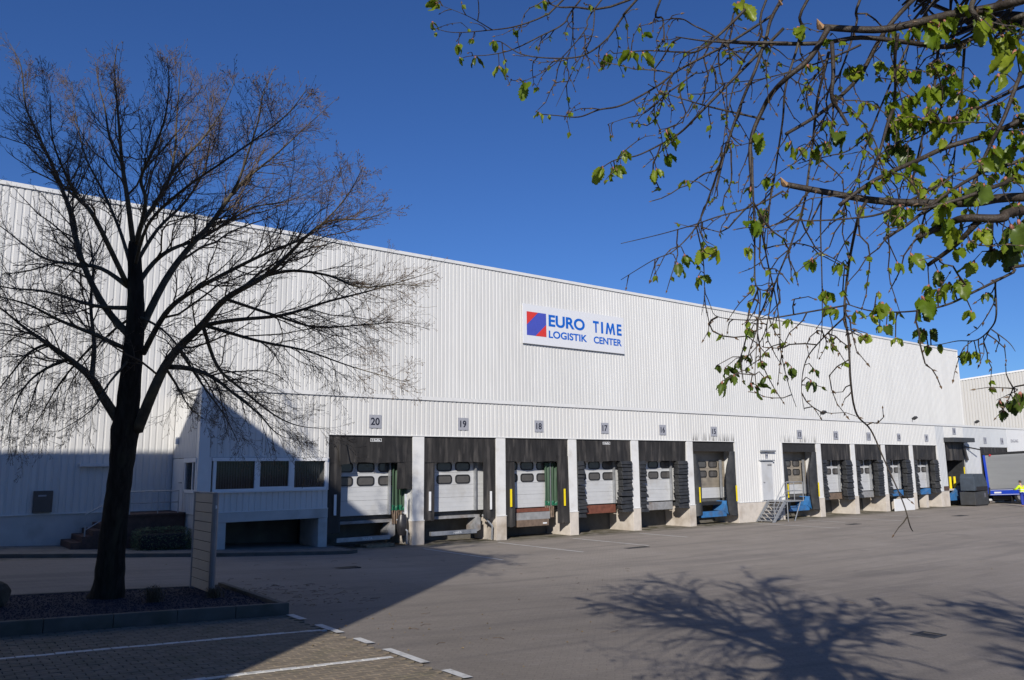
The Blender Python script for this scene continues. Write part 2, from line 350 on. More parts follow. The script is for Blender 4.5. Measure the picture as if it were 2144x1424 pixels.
def pscore(c):
    p = proj((c[0], c[1], gz(c[0])))
    if not p or not (-30 < p[0] < 2170 and p[1] < 1440): return 0
    return 1/p[2]**2 + (10 if c[2] else 0)
cand.sort(key=pscore, reverse=True); rest = MB(); restw = MB()
for i, (x, y, wh) in enumerate(cand):
    sl_ = (gz(x+.05)-gz(x-.05))/.1; dz = rng.uniform(-.003, .003); tl = rng.uniform(-.012, .012)
    if i < 300 and pscore((x, y, wh)) > 0:
        obj('paver', wmesh if wh else pmesh, None, pk, (x+11, y+16, gz(x)+dz-gz(-11)), (tl, -math.atan(sl_), 0))
    else:
        t = restw if wh else rest; kk = len(t.v); t.v += [(vx+x+11, vy+y+16, vz+gz(x)+dz-gz(-11)+vx*sl_) for vx, vy, vz in pm.v]; t.f += [tuple(kk+q for q in f) for f in pm.f]
tag(obj('paver_field', rest, 'paver', pk), kind='stuff')
if restw.v: tag(obj('white_paver_row', restw, 'paint', pk), kind='stuff')

# ------------------------------------------------------------------ warehouse hall
D1 = 3.1; ZR = 11.56; ZL = 4.76; ZO = 3.27
wh = thing('warehouse', 'long white corrugated warehouse hall behind the loading docks', 'building', (20, D1, 0))
def wp(name, mb, mat, parent=wh, origin=(20, D1, 0), **k):
    mb.v = [(x-origin[0], y-origin[1], z-origin[2]) for x, y, z in mb.v]; return obj(name, mb, mat, parent, **k)
XW = 57.4
cw = wp('wall_core', bx(-40, XW-.05, D1+.06, D1+30, -1.2, ZR-.1), 'trim')
up = bpy.data.objects.new('cladding', None); COL.objects.link(up); up.parent = wh; up.location = (-20, -D1, 0)
clad(up, -6.42, XW, ZL+.02, ZR-.08, D1)
clad(up, -6.42-1.05*20, -6.42, .70, ZR-.08, D1)
wp('roof_flashing', bx(-27.5, XW+.03, D1-.07, D1+.4, ZR-.10, ZR+.04), 'trim')
wp('corner_flashing', bx(XW-.06, XW+.02, D1-.055, D1+.1, ZL+.02, ZR-.101), 'trim')
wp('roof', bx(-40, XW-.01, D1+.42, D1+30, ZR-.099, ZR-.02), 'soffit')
wp('plinth', bx(-27.5, -6.45, D1-.02, D1+.05, -1.0, .66), 'plinth')
wp('base_drip', bx(-27.5, -6.45, D1-.06, D1+.05, .661, .699), 'trim')
lb = wp('light_strip', bx(-9.42, -7.9, D1-.20, D1-.036, 2.2, 2.30), 'trim'); 
cab = wp('meter_cabinet', bx(-10.68, -10.13, D1-.16, D1-.037, .74, 1.43), 'cabinet', bevel=.01)
obj('cabinet_label', bx(-10.55-20, -10.32-20, -.166, -.161, 1.25, 1.30), 'grey', cab)
# second hall at the far end
h2 = thing('far_hall', 'beige ribbed hall rising beyond the end of the white warehouse', 'building', (57.5, 3.2, 0))
h2.rotation_euler = (0, 0, math.atan2(-3.1, 4.7))
mb = MB(); k = 46; P = .27
pts = []
for i in range(k): a = i*P; pts += [(a, 0), (a+.07, 0), (a+.10, -.06), (a+P-.03, -.06)]
mb.sheet([[(x, y, -1) for x, y in pts], [(x, y, 8.95+.145*x) for x, y in pts]])
obj('ribbed_wall', mb, 'clad3', h2)
mb = MB(); mb.prism([(0, .05, -1), (k*P, .05, -1), (k*P, .05, 8.85+.145*k*P), (0, .05, 8.85)], (0, 14, 0)); obj('wall_core', mb, 'trim', h2)
mb = MB(); mb.prism([(-.05, -.1, 8.93), (k*P, -.1, 8.93+.145*k*P), (k*P, -.1, 9.07+.145*k*P), (-.05, -.1, 9.07)], (0, .4, 0)); obj('roof_flashing', mb, 'trim', h2)

# ------------------------------------------------------------------ dock annex
an = thing('dock_annex', 'low white corrugated annex with numbered loading docks along the yard', 'building', (20, 0, 0))
def ap(name, mb, mat, parent=an, **k): return wp(name, mb, mat, parent, (20, 0, 0), **k)
ac = bpy.data.objects.new('cladding', None); COL.objects.link(ac); ac.parent = an; ac.location = (-20, 0, 0)
piers = [(1.64, 2.16), (5.68, 6.17), (9.74, 10.23), (13.78, 14.28), (17.84, 18.32), (29.72, 30.2), (33.6, 34.08), (37.42, 37.88), (41.2, 41.66)]
opens = {20: (-1.85, 1.64), 19: (2.16, 5.68), 18: (6.17, 9.74), 17: (10.23, 13.78), 16: (14.28, 17.84), 15: (18.32, 21.86), 13: (26.1, 29.72), 12: (30.2, 33.6), 11: (34.08, 37.42), 10: (37.88, 41.2), 9: (41.66, 45.25)}
# header cladding over the docks
def header(x0, x1, mat='clad'):
    clad(ac, x0, x1, ZO+.03, ZL-.06, 0, mat)
header(-1.85, 18.32); header(18.32, 21.86, 'soot'); clad(ac, 21.86, 26.1, .02, ZL-.06, 0); header(26.1, 29.9, 'soot'); header(29.9, 45.25)
clad(ac, 45.25, 46.55, .02, ZL-.06, 0, 'clad2'); clad(ac, 46.55, 49.7, 3.86, ZL-.06, 0, 'clad'); clad(ac, 49.7, 52.4, .02, ZL-.06, 0, 'clad2'); clad(ac, 52.4, 57.6, 3.2, ZL-.06, 0, 'clad2')
ap('smooth_panel', bx(57.6, 75, -.03, .04, -1.1, ZL-.06), 'bright')
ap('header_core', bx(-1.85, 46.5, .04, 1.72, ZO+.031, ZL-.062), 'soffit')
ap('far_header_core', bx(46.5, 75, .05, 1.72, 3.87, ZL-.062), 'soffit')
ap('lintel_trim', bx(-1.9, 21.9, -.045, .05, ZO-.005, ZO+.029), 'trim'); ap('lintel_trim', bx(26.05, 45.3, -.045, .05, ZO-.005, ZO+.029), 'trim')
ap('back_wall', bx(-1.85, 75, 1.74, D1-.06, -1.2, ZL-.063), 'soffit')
ap('dock_floor', bx(-1.85, 46.5, .80, 1.735, .12, .28), 'soffit')  # dark grey puts the shade below the doors into the colour
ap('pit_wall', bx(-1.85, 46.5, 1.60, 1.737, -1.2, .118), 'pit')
ap('ledge_flashing', bx(-6.46, 75, -.075, .05, ZL-.06, ZL+.08), 'trim')
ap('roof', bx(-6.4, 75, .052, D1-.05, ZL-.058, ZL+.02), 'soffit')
for x0, x1 in piers:
    p = ap('pier', bx(x0, x1, -.02, 1.59, .02, ZO-.007), 'pierpaint', bevel=.006)
    obj('pier_base', bx(x0-20-.015, x1-20+.015, -.045, 1.585, -1.25, .019), 'conc', p, bevel=.012)
    obj('drip_edge', bx(x0-20-.02, x1-20+.02, -.06, -.021, .021, .045), 'trim', p)
for x0, x1, f in ((21.86, 26.1, 1), (45.25, 46.55, 1), (49.7, 52.4, 0)):
    b_ = ap('wall_base', bx(x0, x1, -.03, 1.59, -1.25, .0), 'conc', bevel=.01)
    obj('wall_block', bx(x0-20, x1-20, .04, 1.59, .001, ZO+.028), 'trim', b_)
    obj('drip_edge', bx(x0-20, x1-20, -.055, .03, .001, .02), 'trim', b_)
ap('corner_trim', bx(21.80, 21.92, -.06, .05, .03, ZO-.01), 'trim'); ap('corner_trim', bx(26.04, 26.16, -.06, .05, .03, ZO-.01), 'trim'); ap('corner_trim', bx(45.2, 45.32, -.06, .05, .03, ZO-.01), 'trim')
ap('brick_patch', bx(45.75, 46.5, -.06, -.031, .03, .35), 'brick')
ap('far_base', bx(57.6, 75, -.05, .04, -1.25, -1.101), 'conc')
# text on the bright end panel
obj('wall_lettering', text_mesh('EINGANG', 1.5, .26, .01), 'grey', an, (58.3-20, -.034, 3.62))

# ------------------------------------------------------------------ dock equipment
def rrect(w, h, r, k=4):
    out = []
    for cx, cz, a0 in ((w/2-r, h/2-r, 0), (-w/2+r, h/2-r, 90), (-w/2+r, -h/2+r, 180), (w/2-r, -h/2+r, 270)):
        for i in range(k+1): a = R_(a0+90*i/k); out.append((cx+r*math.cos(a), cz+r*math.sin(a)))
    return out
def win_frame():
    mb = MB(); o_ = rrect(.74, .37, .13); i_ = rrect(.64, .27, .09); n_ = len(o_)
    mb.v = [(x, -.022, z) for x, z in o_]+[(x, -.022, z) for x, z in i_]+[(x, 0, z) for x, z in o_]+[(x, -.006, z) for x, z in i_]
    for i in range(n_):
        j = (i+1) % n_; mb.f += [(i, n_+i, n_+j, j), (i, j, 2*n_+j, 2*n_+i), (n_+i, 3*n_+i, 3*n_+j, n_+j)]
    return mb.mesh('window')
def win_pane(): return MB().prism([(x, -.005, z) for x, z in rrect(.66, .29, .10)], (0, .004, 0)).mesh('pane')
def sag_panel(w, z0, z1, seed, amp=.025, th=.02, flaps=None, yo=0):
    r = random.Random(seed); nx, nz = 14, 6; ph = [r.uniform(0, 6) for _ in range(4)]
    def Y(a, t): return yo+amp*t*(math.sin(a*w*3.1+ph[0])+.6*math.sin(a*w*7+ph[1]))-.03*t*math.sin(a*3+ph[2])
    def ZB(a): return z0+.018*math.sin(a*9+ph[3])+.01*math.sin(a*23+ph[1])
    mb = MB()
    fr = [[(a/nx*w, Y(a/nx, 1-i/nz), ZB(a/nx)+(z1-ZB(a/nx))*i/nz) for a in range(nx+1)] for i in range(nz+1)]
    bk = [[(x, y+th, z) for x, y, z in rr] for rr in fr]
    mb.sheet(fr); mb.sheet([rr[::-1] for rr in bk]); mb.sheet([fr[0][::-1], bk[0][::-1]]); return mb
def cushion(w, z0, z1, seed, side):
    """bulging curved side cushion, wide at the bottom, curling out at the top"""
    mb = MB(); rows = []
    for i in range(15):
        t = i/14; z = z0+(z1-z0)*t; ww = w*(.55+.5*math.sin(min(1, t*1.15)*math.pi*.62+.55))*(1 if t < .75 else 1-1.5*(t-.75)); rr = []
        for j in range(9):
            s = j/8; bulge = -.20*math.sin(s*math.pi)*(1-.5*t); rr.append(((s*ww if side < 0 else -s*ww), bulge+.08, z+(.1*s*(1-t) if i == 0 else 0)))
        rows.append(rr)
    mb.sheet(rows if side < 0 else [r_[::-1] for r_ in rows]); 
    mb.sheet([[(x, .12, z) for x, y, z in r_][::-1] for r_ in (rows if side < 0 else [q[::-1] for q in rows])]); return mb
def tarp_bundle(w, z0, z1, seed):
    mb = MB(); k = 26; r = random.Random(seed); rows = []
    for i in range(9):
        t = i/8; z = z0+(z1-z0)*t
        rows.append([(w*j/k+.02*math.sin(j*1.9+t*2), -.075*math.sin(j*1.15+.5*math.sin(t*4))-.03*math.sin(j*.5), z) for j in range(k+1)])
    mb.sheet(rows); return mb
plate_me = None
def number_sign(n_, x, z, word):
    t = thing('number_sign', f'square grey plate with numeral {n_}, {word}', 'sign', (x, -.036, z), group='dock number plates')
    obj('plate', cached('plate', lambda: bx(-.25, .25, -.012, 0, -.25, .25).mesh('plate')), 'grey', t)
    me = text_mesh(str(n_), None, .28, .019, .006, cx=True); obj('numeral', me, 'ink', t, (0, -.0125, -.14)); return t
DW = 3.2
def dock(n_, style, label):
    x0, x1 = opens[n_]; cx = (x0+x1)/2; w = x1-x0
    t = thing('loading_dock', label, 'loading dock', (cx, 0, 0), group='loading docks along the annex')
    L, Rr = -w/2+.012, w/2-.012
    brown = style.get('brown'); pm_ = 'brownpanel' if brown else 'doorpanel'
    d = bpy.data.objects.new('dock_door', None); COL.objects.link(d); d.parent = t; d.location = (0, .55 if not brown else .75, 0)
    zz = [.29, .85, 1.35, 1.85, 2.35, 2.85, 3.26]; dw = w-.06
    for i in range(6):
        mat = pm_
        if brown and i == 0: mat = 'doorpanel'
        def pmk(i=i, dw=dw):
            mb = MB().box(-dw/2, dw/2, 0, .04, zz[i]+.004, zz[i+1]-.004)
            if i not in (2, 3):
                for q in (1/3, 2/3): zc = zz[i]+(zz[i+1]-zz[i])*q; mb.box(-dw/2+.03, dw/2-.03, -.006, -.0005, zc-.010, zc+.010)
            return mb.mesh('panel')
        obj('panel', cached(('panel', i, round(dw, 2), mat), pmk), mat, d)
    for zc in (1.57, 2.08):
        for xc in [q+{20: .2, 19: -.28}.get(n_, 0) for q in (-1.08, -.18, .72)]:
            wf = obj('window', cached('winf', win_frame), 'gasket', d, (xc, -.001, zc)); obj('pane', cached('winp', win_pane), 'acryl', d, (xc, -.001, zc))
    obj('door_track', MB().box(Rr-.76, Rr-.70, .40, .53, .29, 2.3), 'galv', t)
    # head curtain
    if style.get('head', 1):
        hz = style.get('hz', 2.26)
        obj('head_curtain', sag_panel(w-.03, hz, ZO-.01, n_, .02), 'rubber', t, (L, .03, 0), smooth=False)
        if style.get('torn'):
            obj('curtain_flap', MB().prism([(L+.35, -.03, 2.92), (L+.62, -.05, 2.98), (L+.78, -.08, 2.22), (L+.40, -.05, 2.18)], (0, .012, 0)), 'rubber', t)
        if n_ in (20, 17):
            pl = obj('maker_plate', MB().box(-.24, .24, -.008, 0, -.06, .06), 'rubber2', t, (.15, .015, 3.1))
            obj('plate_frame', MB().box(-.24, .24, -.012, -.0085, .045, .06).box(-.24, .24, -.012, -.0085, -.06, -.045).box(-.24, -.225, -.012, -.0085, -.045, .045).box(.225, .24, -.012, -.0085, -.045, .045), 'white', pl)
            obj('plate_lettering', text_mesh('Hafa', .36, .075, .02, .004, cx=True), 'white', pl, (0, -.009, -.036))
    kind = style['side']
    if kind == 'flat':
        lw, rw = .52, .62
        zl, zr = style.get('zb', (-.12, -.15))
        a = obj('side_curtain', sag_panel(lw, zl, 2.5, n_+50, .02), 'rubber', t, (L, .06, 0)); b_ = obj('side_curtain', sag_panel(rw, zr, 3.2 if n_ in (19, 20) else 2.5, n_+70, .025), 'rubber', t, (Rr-rw, .02, 0))
        mk = style.get('mark')
        if mk:
            obj('marker_strip', MB().box(.16, .26, -.065, -.052, .38, 1.12), mk, t, (L+.05, .03, 0))
            obj('marker_strip', MB().box(-.36, -.26, -.075, -.062, .32, 1.06), mk, t, (Rr, .0, 0))
    elif kind == 'stack':
        r = random.Random(n_*7)
        for s, ww in ((-1, .44), (1, .70)):
            z = 2.26; i = 0
            while z > -.05:
                h = r.uniform(.15, .21); jx = r.uniform(-.05, .07)+(.10 if z < .9 else 0)*r.random(); yy = r.uniform(-.03, .03); dr = r.uniform(-.05, .03)
                a, c = (L, L+ww+jx) if s < 0 else (Rr-ww-jx, Rr)
                e = c if s < 0 else a
                prof = [(a, .0+yy, z), (c, .0+yy, z)]
                mb = MB(); q0 = .035
                mb.prism([(a, -.02+yy, z+(dr if s > 0 else 0)), (c, -.02+yy, z+(dr if s < 0 else 0)), (c, -.09+yy, z-h+(dr if s < 0 else 0)), (a, -.09+yy, z-h+(dr if s > 0 else 0))], (0, .30, 0))
                obj('pad_flap', mb, 'rubber2', t, bevel=.02); z -= h*.93; i += 1
        obj('pad_backing', MB().box(L, L+.36, .22, .30, -.1, 2.26).box(Rr-.62, Rr, .22, .30, -.1, 2.26), 'rubber', t)
    elif kind == 'cushion':
        obj('side_cushion', cushion(.62, -.55, 2.62, n_, -1), 'rubber2', t, (L, -.02, 0), smooth=True)
        obj('side_cushion', cushion(.85, -.70, 2.75, n_, 1), 'rubber2', t, (Rr, -.06, 0), smooth=True)
        obj('head_shade', MB().box(L, Rr, .05, .10, 2.75, ZO-.01), 'dark', t, rot=(0, 0, 0))  # near-black sheet stands in for the shade of the open head
        obj('marker_strip', MB().box(.16, .25, -.17, -.155, .15, .92), 'yellow', t, (L, -.01, 0)); obj('marker_strip', MB().box(-.42, -.31, -.215, -.20, .12, .95), 'yellow', t, (Rr, -.03, 0))
    lev = style.get('lev')
    if lev == 'beam':
        bm_ = obj('leveller_beam', MB().box(-1.25, .95, .25, .40, -.62, -.46), 'galv', t, bevel=.01)
        obj('beam_lettering', text_mesh('HAFA', .4, .08, .01, .004, cx=True), 'white', bm_, (0, .248, -.58))
        obj('leveller_arm', MB().prism([(.95, .42, -.62), (1.25, .42, -.50), (1.25, .42, .0), (1.1, .42, .02), (.95, .42, -.3)], (0, .6, 0)), 'steel', t)
        obj('leveller_deck', MB().box(-1.3, 1.3, .55, 1.58, .0, .11), 'steel', t); obj('bracket', MB().tube([(1.25, .3, .1), (1.55, .0, -.35), (1.55, .05, gz(cx)+.02)], .04, 6), 'galv', t)
    elif lev == 'board':
        obj('bumper_board', MB().box(-1.0, 1.05, .42, .98, -.14, .24), style.get('bm', 'rust'), t, bevel=.015)
    elif lev == 'lip':
        obj('bumper_board', MB().box(-1.0, .9, .36, .98, .10, .25), 'rust', t, bevel=.01); obj('lip_plate', MB().box(-1.0, .9, .30, .9, -.22, .09), 'steel', t); obj('lip_board', MB().box(-1.0, .75, .2, .9, -.50, -.221), 'brownb', t, bevel=.01)
        obj('lip_sticker', MB().box(.40, .62, .19, .199, -.42, -.36), 'white', t)
    elif lev == 'blue':
        obj('leveller_beam', MB().box(-1.05, 1.0, .18, .42, -.66, -.36), 'blue', t, bevel=.015)
        obj('leveller_side', MB().prism([(.72, .15, -.36), (1.22, .15, -.62), (1.22, .15, .12), (1.0, .15, .15)], (0, .8, 0)), 'blue', t, bevel=.01)
        obj('leveller_deck', MB().box(-1.05, 1.0, .42, 1.55, -.05, .11), 'chassis', t); obj('buffer', MB().box(-1.25, -1.05, .1, .45, -.5, .1), 'gasket', t, bevel=.02)
    elif lev == 'smallblue':
        obj('leveller_beam', MB().prism([(-.9, .2, -.15), (.75, .2, -.15), (.75, .2, .25), (-.2, .2, .0)], (0, .7, 0)), 'blue', t, bevel=.01); obj('support', MB().box(.2, .55, .3, .8, gz(cx)-.02, -.151), 'conc', t)
    if style.get('tarp'):
        a, z0 = style['tarp']; wd = 1.0
        wd = style.get('tw', 1.0); tb = obj('tarp_bundle', tarp_bundle(wd, z0, 2.2, n_), 'green', t, (Rr-.5-a, .45, 0), smooth=True)
        mb = tarp_bundle(wd+.02, z0+.02, z0+.22, n_); mb.v = [(x-.01, y-.012, z) for x, y, z in mb.v]; obj('tarp_band', mb, 'greenband', tb, smooth=True)
        mb = tarp_bundle(wd*.55, z0-.5, z0+.02, n_+1); obj('tarp_foot', mb, 'brownb', tb, smooth=True)
    return t
def hang_bag(x, y, z0, z1, r):
    mb = MB(); rows = []
    for i in range(7):
        t = i/6; rr = r*(.55+.5*math.sin(t*2.6+.3)); rows.append([(x+rr*math.cos(a*.6283), y+rr*.8*math.sin(a*.6283), z0+(z1-z0)*t) for a in range(11)])
    return mb.sheet(rows)
dk = dock(20, dict(side='flat', mark='white', lev='beam', tarp=(.14, .42), tw=.85, torn=1, zb=(-.25, 1.25)), 'loading dock under number 20 with torn black curtains and white markers')
obj('curtain_scrap', hang_bag(1.42, .18, -.50, .28, .22), 'bag', dk, smooth=True)
dock(19, dict(side='flat', mark='white', lev='beam', zb=(.0, -.05)), 'loading dock under number 19 with black curtains and white marker strips')
dock(18, dict(side='flat', mark='yellow', lev='lip', tarp=(.55, .32), zb=(-.45, -.42)), 'loading dock under number 18 with green tarp bundle and yellow marker strips')
dock(17, dict(side='stack', lev='board', bm='rust'), 'loading dock under number 17 with layered black pads and rust red bumper')
dock(16, dict(side='stack', lev='board', bm='steel'), 'loading dock under number 16 with layered black pads and grey bumper board')
dock(15, dict(side='cushion', head=0, lev='blue', brown=1), 'loading dock under number 15 with brown stained door and bulging black cushions')
dock(13, dict(side='cushion', head=0, lev='blue', brown=1), 'loading dock under number 13 with blue leveller, beside the steel stair')
dock(12, dict(side='stack', lev='board', bm='brownb'), 'loading dock under number 12 with layered pads and brown bumper board')
dock(11, dict(side='stack', lev='board', bm='steel'), 'loading dock under number 11 with layered black pads and grey door')
dock(10, dict(side='stack', lev='smallblue'), 'loading dock under number 10 with blue leveller above a white board')
dock(9, dict(side='stack', lev='smallblue'), 'loading dock under number 9 with layered black pads, last before the open dock')
NW = {20: 'over torn curtains next to the office block', 19: 'over black curtains with two white strips', 18: 'over the green tarp with yellow strips', 17: 'over the rust red bumper', 16: 'over layered pads and a grey bumper board', 15: 'over a brown stained door',
      13: 'over the brown door beside the steel stair', 12: 'over a brown bumper board', 11: 'over a grey bumper board between two padded docks', 10: 'over the white board', 9: 'over the last padded dock before the canopy'}
for n_ in (20, 19, 18, 17, 16, 15): number_sign(n_, 4.02*(20-n_)-.03, 3.80, NW[n_])
for i, n_ in enumerate((13, 12, 11, 10, 9)): number_sign(n_, 28.0+3.94*i, 3.78, NW[n_])
number_sign(8, 48.2, 4.35, 'over the open dock with a canopy'); number_sign(7, 53.4, 3.72, 'over the rear end of the trailer'); number_sign(6, 56.6, 3.72, 'over the trailer beside wall lettering')
# dock 8: open dock with canopy
x0, x1 = 46.55, 49.7
t = thing('loading_dock', 'open loading dock under number 8 with grey canopy and torn curtain', 'loading dock', (48.1, 0, 0), group='loading docks along the annex')
obj('canopy', bx(-1.7, 1.75, -.75, .02, 3.52, 3.84), 'comp', t, bevel=.01)
obj('opening', bx(-1.53, 1.55, 1.5, 1.7, .12, 3.5), 'dark', t); obj('floor', bx(-1.53, 1.55, .3, 1.5, .0, .12), 'conc', t)
obj('jamb', bx(1.25, 1.55, .05, 1.5, -.3, 3.5), 'rubber2', t); obj('jamb', bx(-1.54, -1.45, .05, 1.5, .0, 3.5), 'trim', t)
obj('strip_curtain', sag_panel(2.6, 2.2, 3.5, 8, .05), 'rubber', t, (-1.45, -.05, 0)); 
obj('curtain_flap', MB().prism([(1.1, -.12, 3.4), (1.5, -.12, 3.3), (1.75, -.2, 2.2), (1.45, -.2, 2.15)], (0, .04, 0)), 'rubber', t)
obj('canopy_arm', MB().tube([(1.6, -.1, 3.2), (2.9, -.7, 2.95)], .05, 6), 'chassis', t)
for xx in (.05, .75): obj('guard_post', MB().tube([(xx, .55, .12), (xx, .55, 1.0)], .09, 8), 'yellow', t)
obj('marker_strip', bx(1.3, 1.45, .03, .045, .6, 1.7), 'yellow', t)
obj('leveller_side', MB().prism([(-1.2, .0, -.7), (1.2, .0, -.7), (1.2, .0, .1), (.4, .0, .35), (-.2, .0, .0), (-1.2, .0, -.3)], (0, .28, 0)), 'blue', t, bevel=.01)
obj('pit_side', bx(1.56, 1.62, .0, 1.55, -1.2, -.01), 'conc', t)
# dock 7 behind the trailer
t = thing('loading_dock', 'dark open loading dock behind the parked grey trailer', 'loading dock', (55, 0, 0), group='loading docks along the annex')
obj('opening', bx(-2.6, 2.6, 1.5, 1.72, -1.1, 3.19), 'dark', t); obj('side_frame', bx(-2.6, -2.3, -.1, 1.49, -1.1, 3.15), 'rubber', t); obj('head_curtain', sag_panel(4.6, 2.5, 3.18, 77, .03), 'rubber', t, (-2.29, .0, 0))

# personnel door 14 with lamp
t = thing('personnel_door', 'pale grey steel door numbered 14 at the top of the steel stair', 'door', (24.5, -.04, .06))
obj('leaf', bx(-.47, .50, -.05, -.006, .02, 2.06), 'doorpanel', t, bevel=.006); obj('frame', MB().box(-.55, -.472, -.06, 0, 0, 2.14).box(.502, .58, -.06, 0, 0, 2.14).box(-.471, .501, -.06, 0, 2.065, 2.14), 'trim', t)
obj('rain_hood', bx(-.62, .66, -.16, 0, 2.17, 2.23), 'galv', t); obj('closer', bx(.05, .42, -.10, -.051, 1.94, 2.0), 'steel', t); obj('handle', MB().tube([(-.38, -.05, 1.0), (-.38, -.10, 1.0), (-.28, -.10, 1.0)], .014, 6), 'steel', t)
obj('jamb', MB().box(-.60, -.551, -.03, .04, -.06, 2.16).box(.581, .63, -.03, .04, -.06, 2.16), 'trim', t)
t = thing('wall_lamp', 'grey tubular lamp mounted above the numbered steel door', 'lamp', (24.65, -.04, 2.78)); obj('housing', MB().tube([(-.68, -.1, 0), (.68, -.1, 0)], .055, 8), 'galv', t); obj('bracket', MB().box(-.5, -.44, -.1, .04, -.03, .03).box(.44, .5, -.1, .04, -.03, .03), 'galv', t)
t = thing('number_sign', 'small grey plate reading 14 between lamp and steel door', 'sign', (24.62, -.036, 2.55), group='dock number plates'); obj('plate', bx(-.12, .12, -.012, 0, -.16, .16), 'grey', t); obj('numeral', text_mesh('14', None, .17, .015, .006, cx=True), 'ink', t, (0, -.0125, -.085))
# steel stair
t = thing('steel_stair', 'galvanised steel stair with railing leading up to the grey door', 'stair', (25.0, -.7, gz(25)))
H = .05-gz(25); NS = 6
obj('platform', bx(-.55, 1.25, -.45, .62, H-.06, H), 'galv', t); 
for i in range(NS):
    z = H*(i+.55)/(NS+.4); x = -1.65+1.1*(i/(NS-1)); obj('tread', bx(x-.02, x+.30, -.42, .58, z-.03, z), 'galv', t)
for yy in (-.45, .60): obj('stringer', MB().prism([(-1.78, yy, 0), (-1.55, yy, 0), (-.45, yy, H-.12), (-.45, yy, H+.02), (-.62, yy, H+.02)], (0, .03, 0)), 'galv', t)
mb = MB()
for x in (-.5, .35, 1.2): mb.tube([(x, -.47, H-.05), (x, -.47, H+1.0)], .022, 6)
mb.tube([(-.5, -.47, H+1.0), (1.2, -.47, H+1.0)], .022, 6).tube([(-.5, -.47, H+.52), (1.2, -.47, H+.52)], .018, 6).tube([(1.2, -.47, H+1.0), (1.2, .55, H+1.0)], .022, 6).tube([(1.2, -.47, H+.52), (1.2, .55, H+.52)], .018, 6).tube([(1.2, .55, H), (1.2, .55, H+1.0)], .022, 6)
mb.tube([(-1.6, -.47, .05), (-1.6, -.47, .95), (-.5, -.47, H+1.0)], .022, 6).tube([(-1.6, -.47, .5), (-.5, -.47, H+.52)], .018, 6)
obj('railing', mb, 'galv', t); obj('brace', MB().tube([(1.0, -.4, H-.08), (.35, -.4, .0)], .03, 6).tube([(1.0, .5, H-.08), (.35, .5, .0)], .03, 6), 'galv', t); obj('leg', MB().tube([(-.3, -.42, 0), (-.3, -.42, H-.06)], .03, 6).tube([(-.3, .5, 0), (-.3, .5, H-.06)], .03, 6), 'galv', t)

# floodlights on the ledge
for x, lab in ((30.4, 'between the stair dock and its brown bumper neighbour'), (41.9, 'beside the last padded dock'), (51.8, 'between canopy dock and trailer')):
    t = thing('floodlight', f'small dark floodlight on the ledge {lab}', 'lamp', (x, -.05, ZL+.081), group='floodlights on the ledge')
    obj('bracket', MB().tube([(0, 0, 0), (0, 0, .18), (0, -.12, .24)], .02, 6), 'steel', t); obj('head', MB().prism([(-.17, -.1, .16), (.17, -.1, .16), (.17, -.34, .30), (-.17, -.34, .30)], (0, .07, .12)), 'iron', t, bevel=.01)
# main sign
t = thing('company_sign', 'large white sign reading EURO TIME LOGISTIK CENTER with red and blue square', 'sign', (9.60, 3.0, 8.04))
obj('board', bx(0, 7.02, -.03, .03, 0, 1.98), 'signwhite', t)
obj('fixing_rail', bx(.05, 6.97, .031, .065, .02, .12), 'steel', t); obj('fixing_rail', bx(.05, 6.97, .031, .065, 1.85, 1.95), 'steel', t)
def flat(pts): return MB().prism([(x, -.034, z) for x, z in pts], (0, .0035, 0))
sx0, sx1, sz0, sz1 = .225, 1.48, .42, 1.61; sw, sh = sx1-sx0, sz1-sz0
obj('logo_square', flat([(sx0, sz0), (sx1, sz0), (sx1, sz1), (sx0, sz1)]), 'signviolet', t)
def flat2(pts): return MB().prism([(x, -.038, z) for x, z in pts], (0, .0035, 0))
obj('logo_corner', flat2([(sx0, sz1), (sx0, sz0+sh*.44), (sx0+sw*.58, sz1)]), 'signred', t); obj('logo_corner', flat2([(sx1, sz0), (sx1, sz0+sh*.52), (sx0+sw*.44, sz0)]), 'signred', t)
MG = [(0, 0), (.20, 0), (.27, .62), (.46, 0), (.54, 0), (.73, .62), (.80, 0), (1, 0), (.86, 1), (.68, 1), (.5, .42), (.32, 1), (.14, 1)]
obj('sign_lettering', MB().prism([(5.63+.72*x, -.037, .975+.625*z) for x, z in MG], (0, .006, 0)), 'signblue', t)
for s, x0, x1, z0, z1, b_ in (('EURO', 1.64, 4.12, .985, 1.60, .032), ('T', 4.71, 5.14, .975, 1.60, .032), ('I', 5.30, 5.45, .975, 1.60, .022), ('E', 6.48, 6.84, .975, 1.60, .032), ('LOGISTIK', 1.64, 4.27, .40, .78, .028), ('CENTER', 4.74, 6.82, .395, .775, .028)):
    obj('sign_lettering', text_mesh(s, x1-x0, z1-z0, b_, .006), 'signblue', t, (x0, -.031, z0))

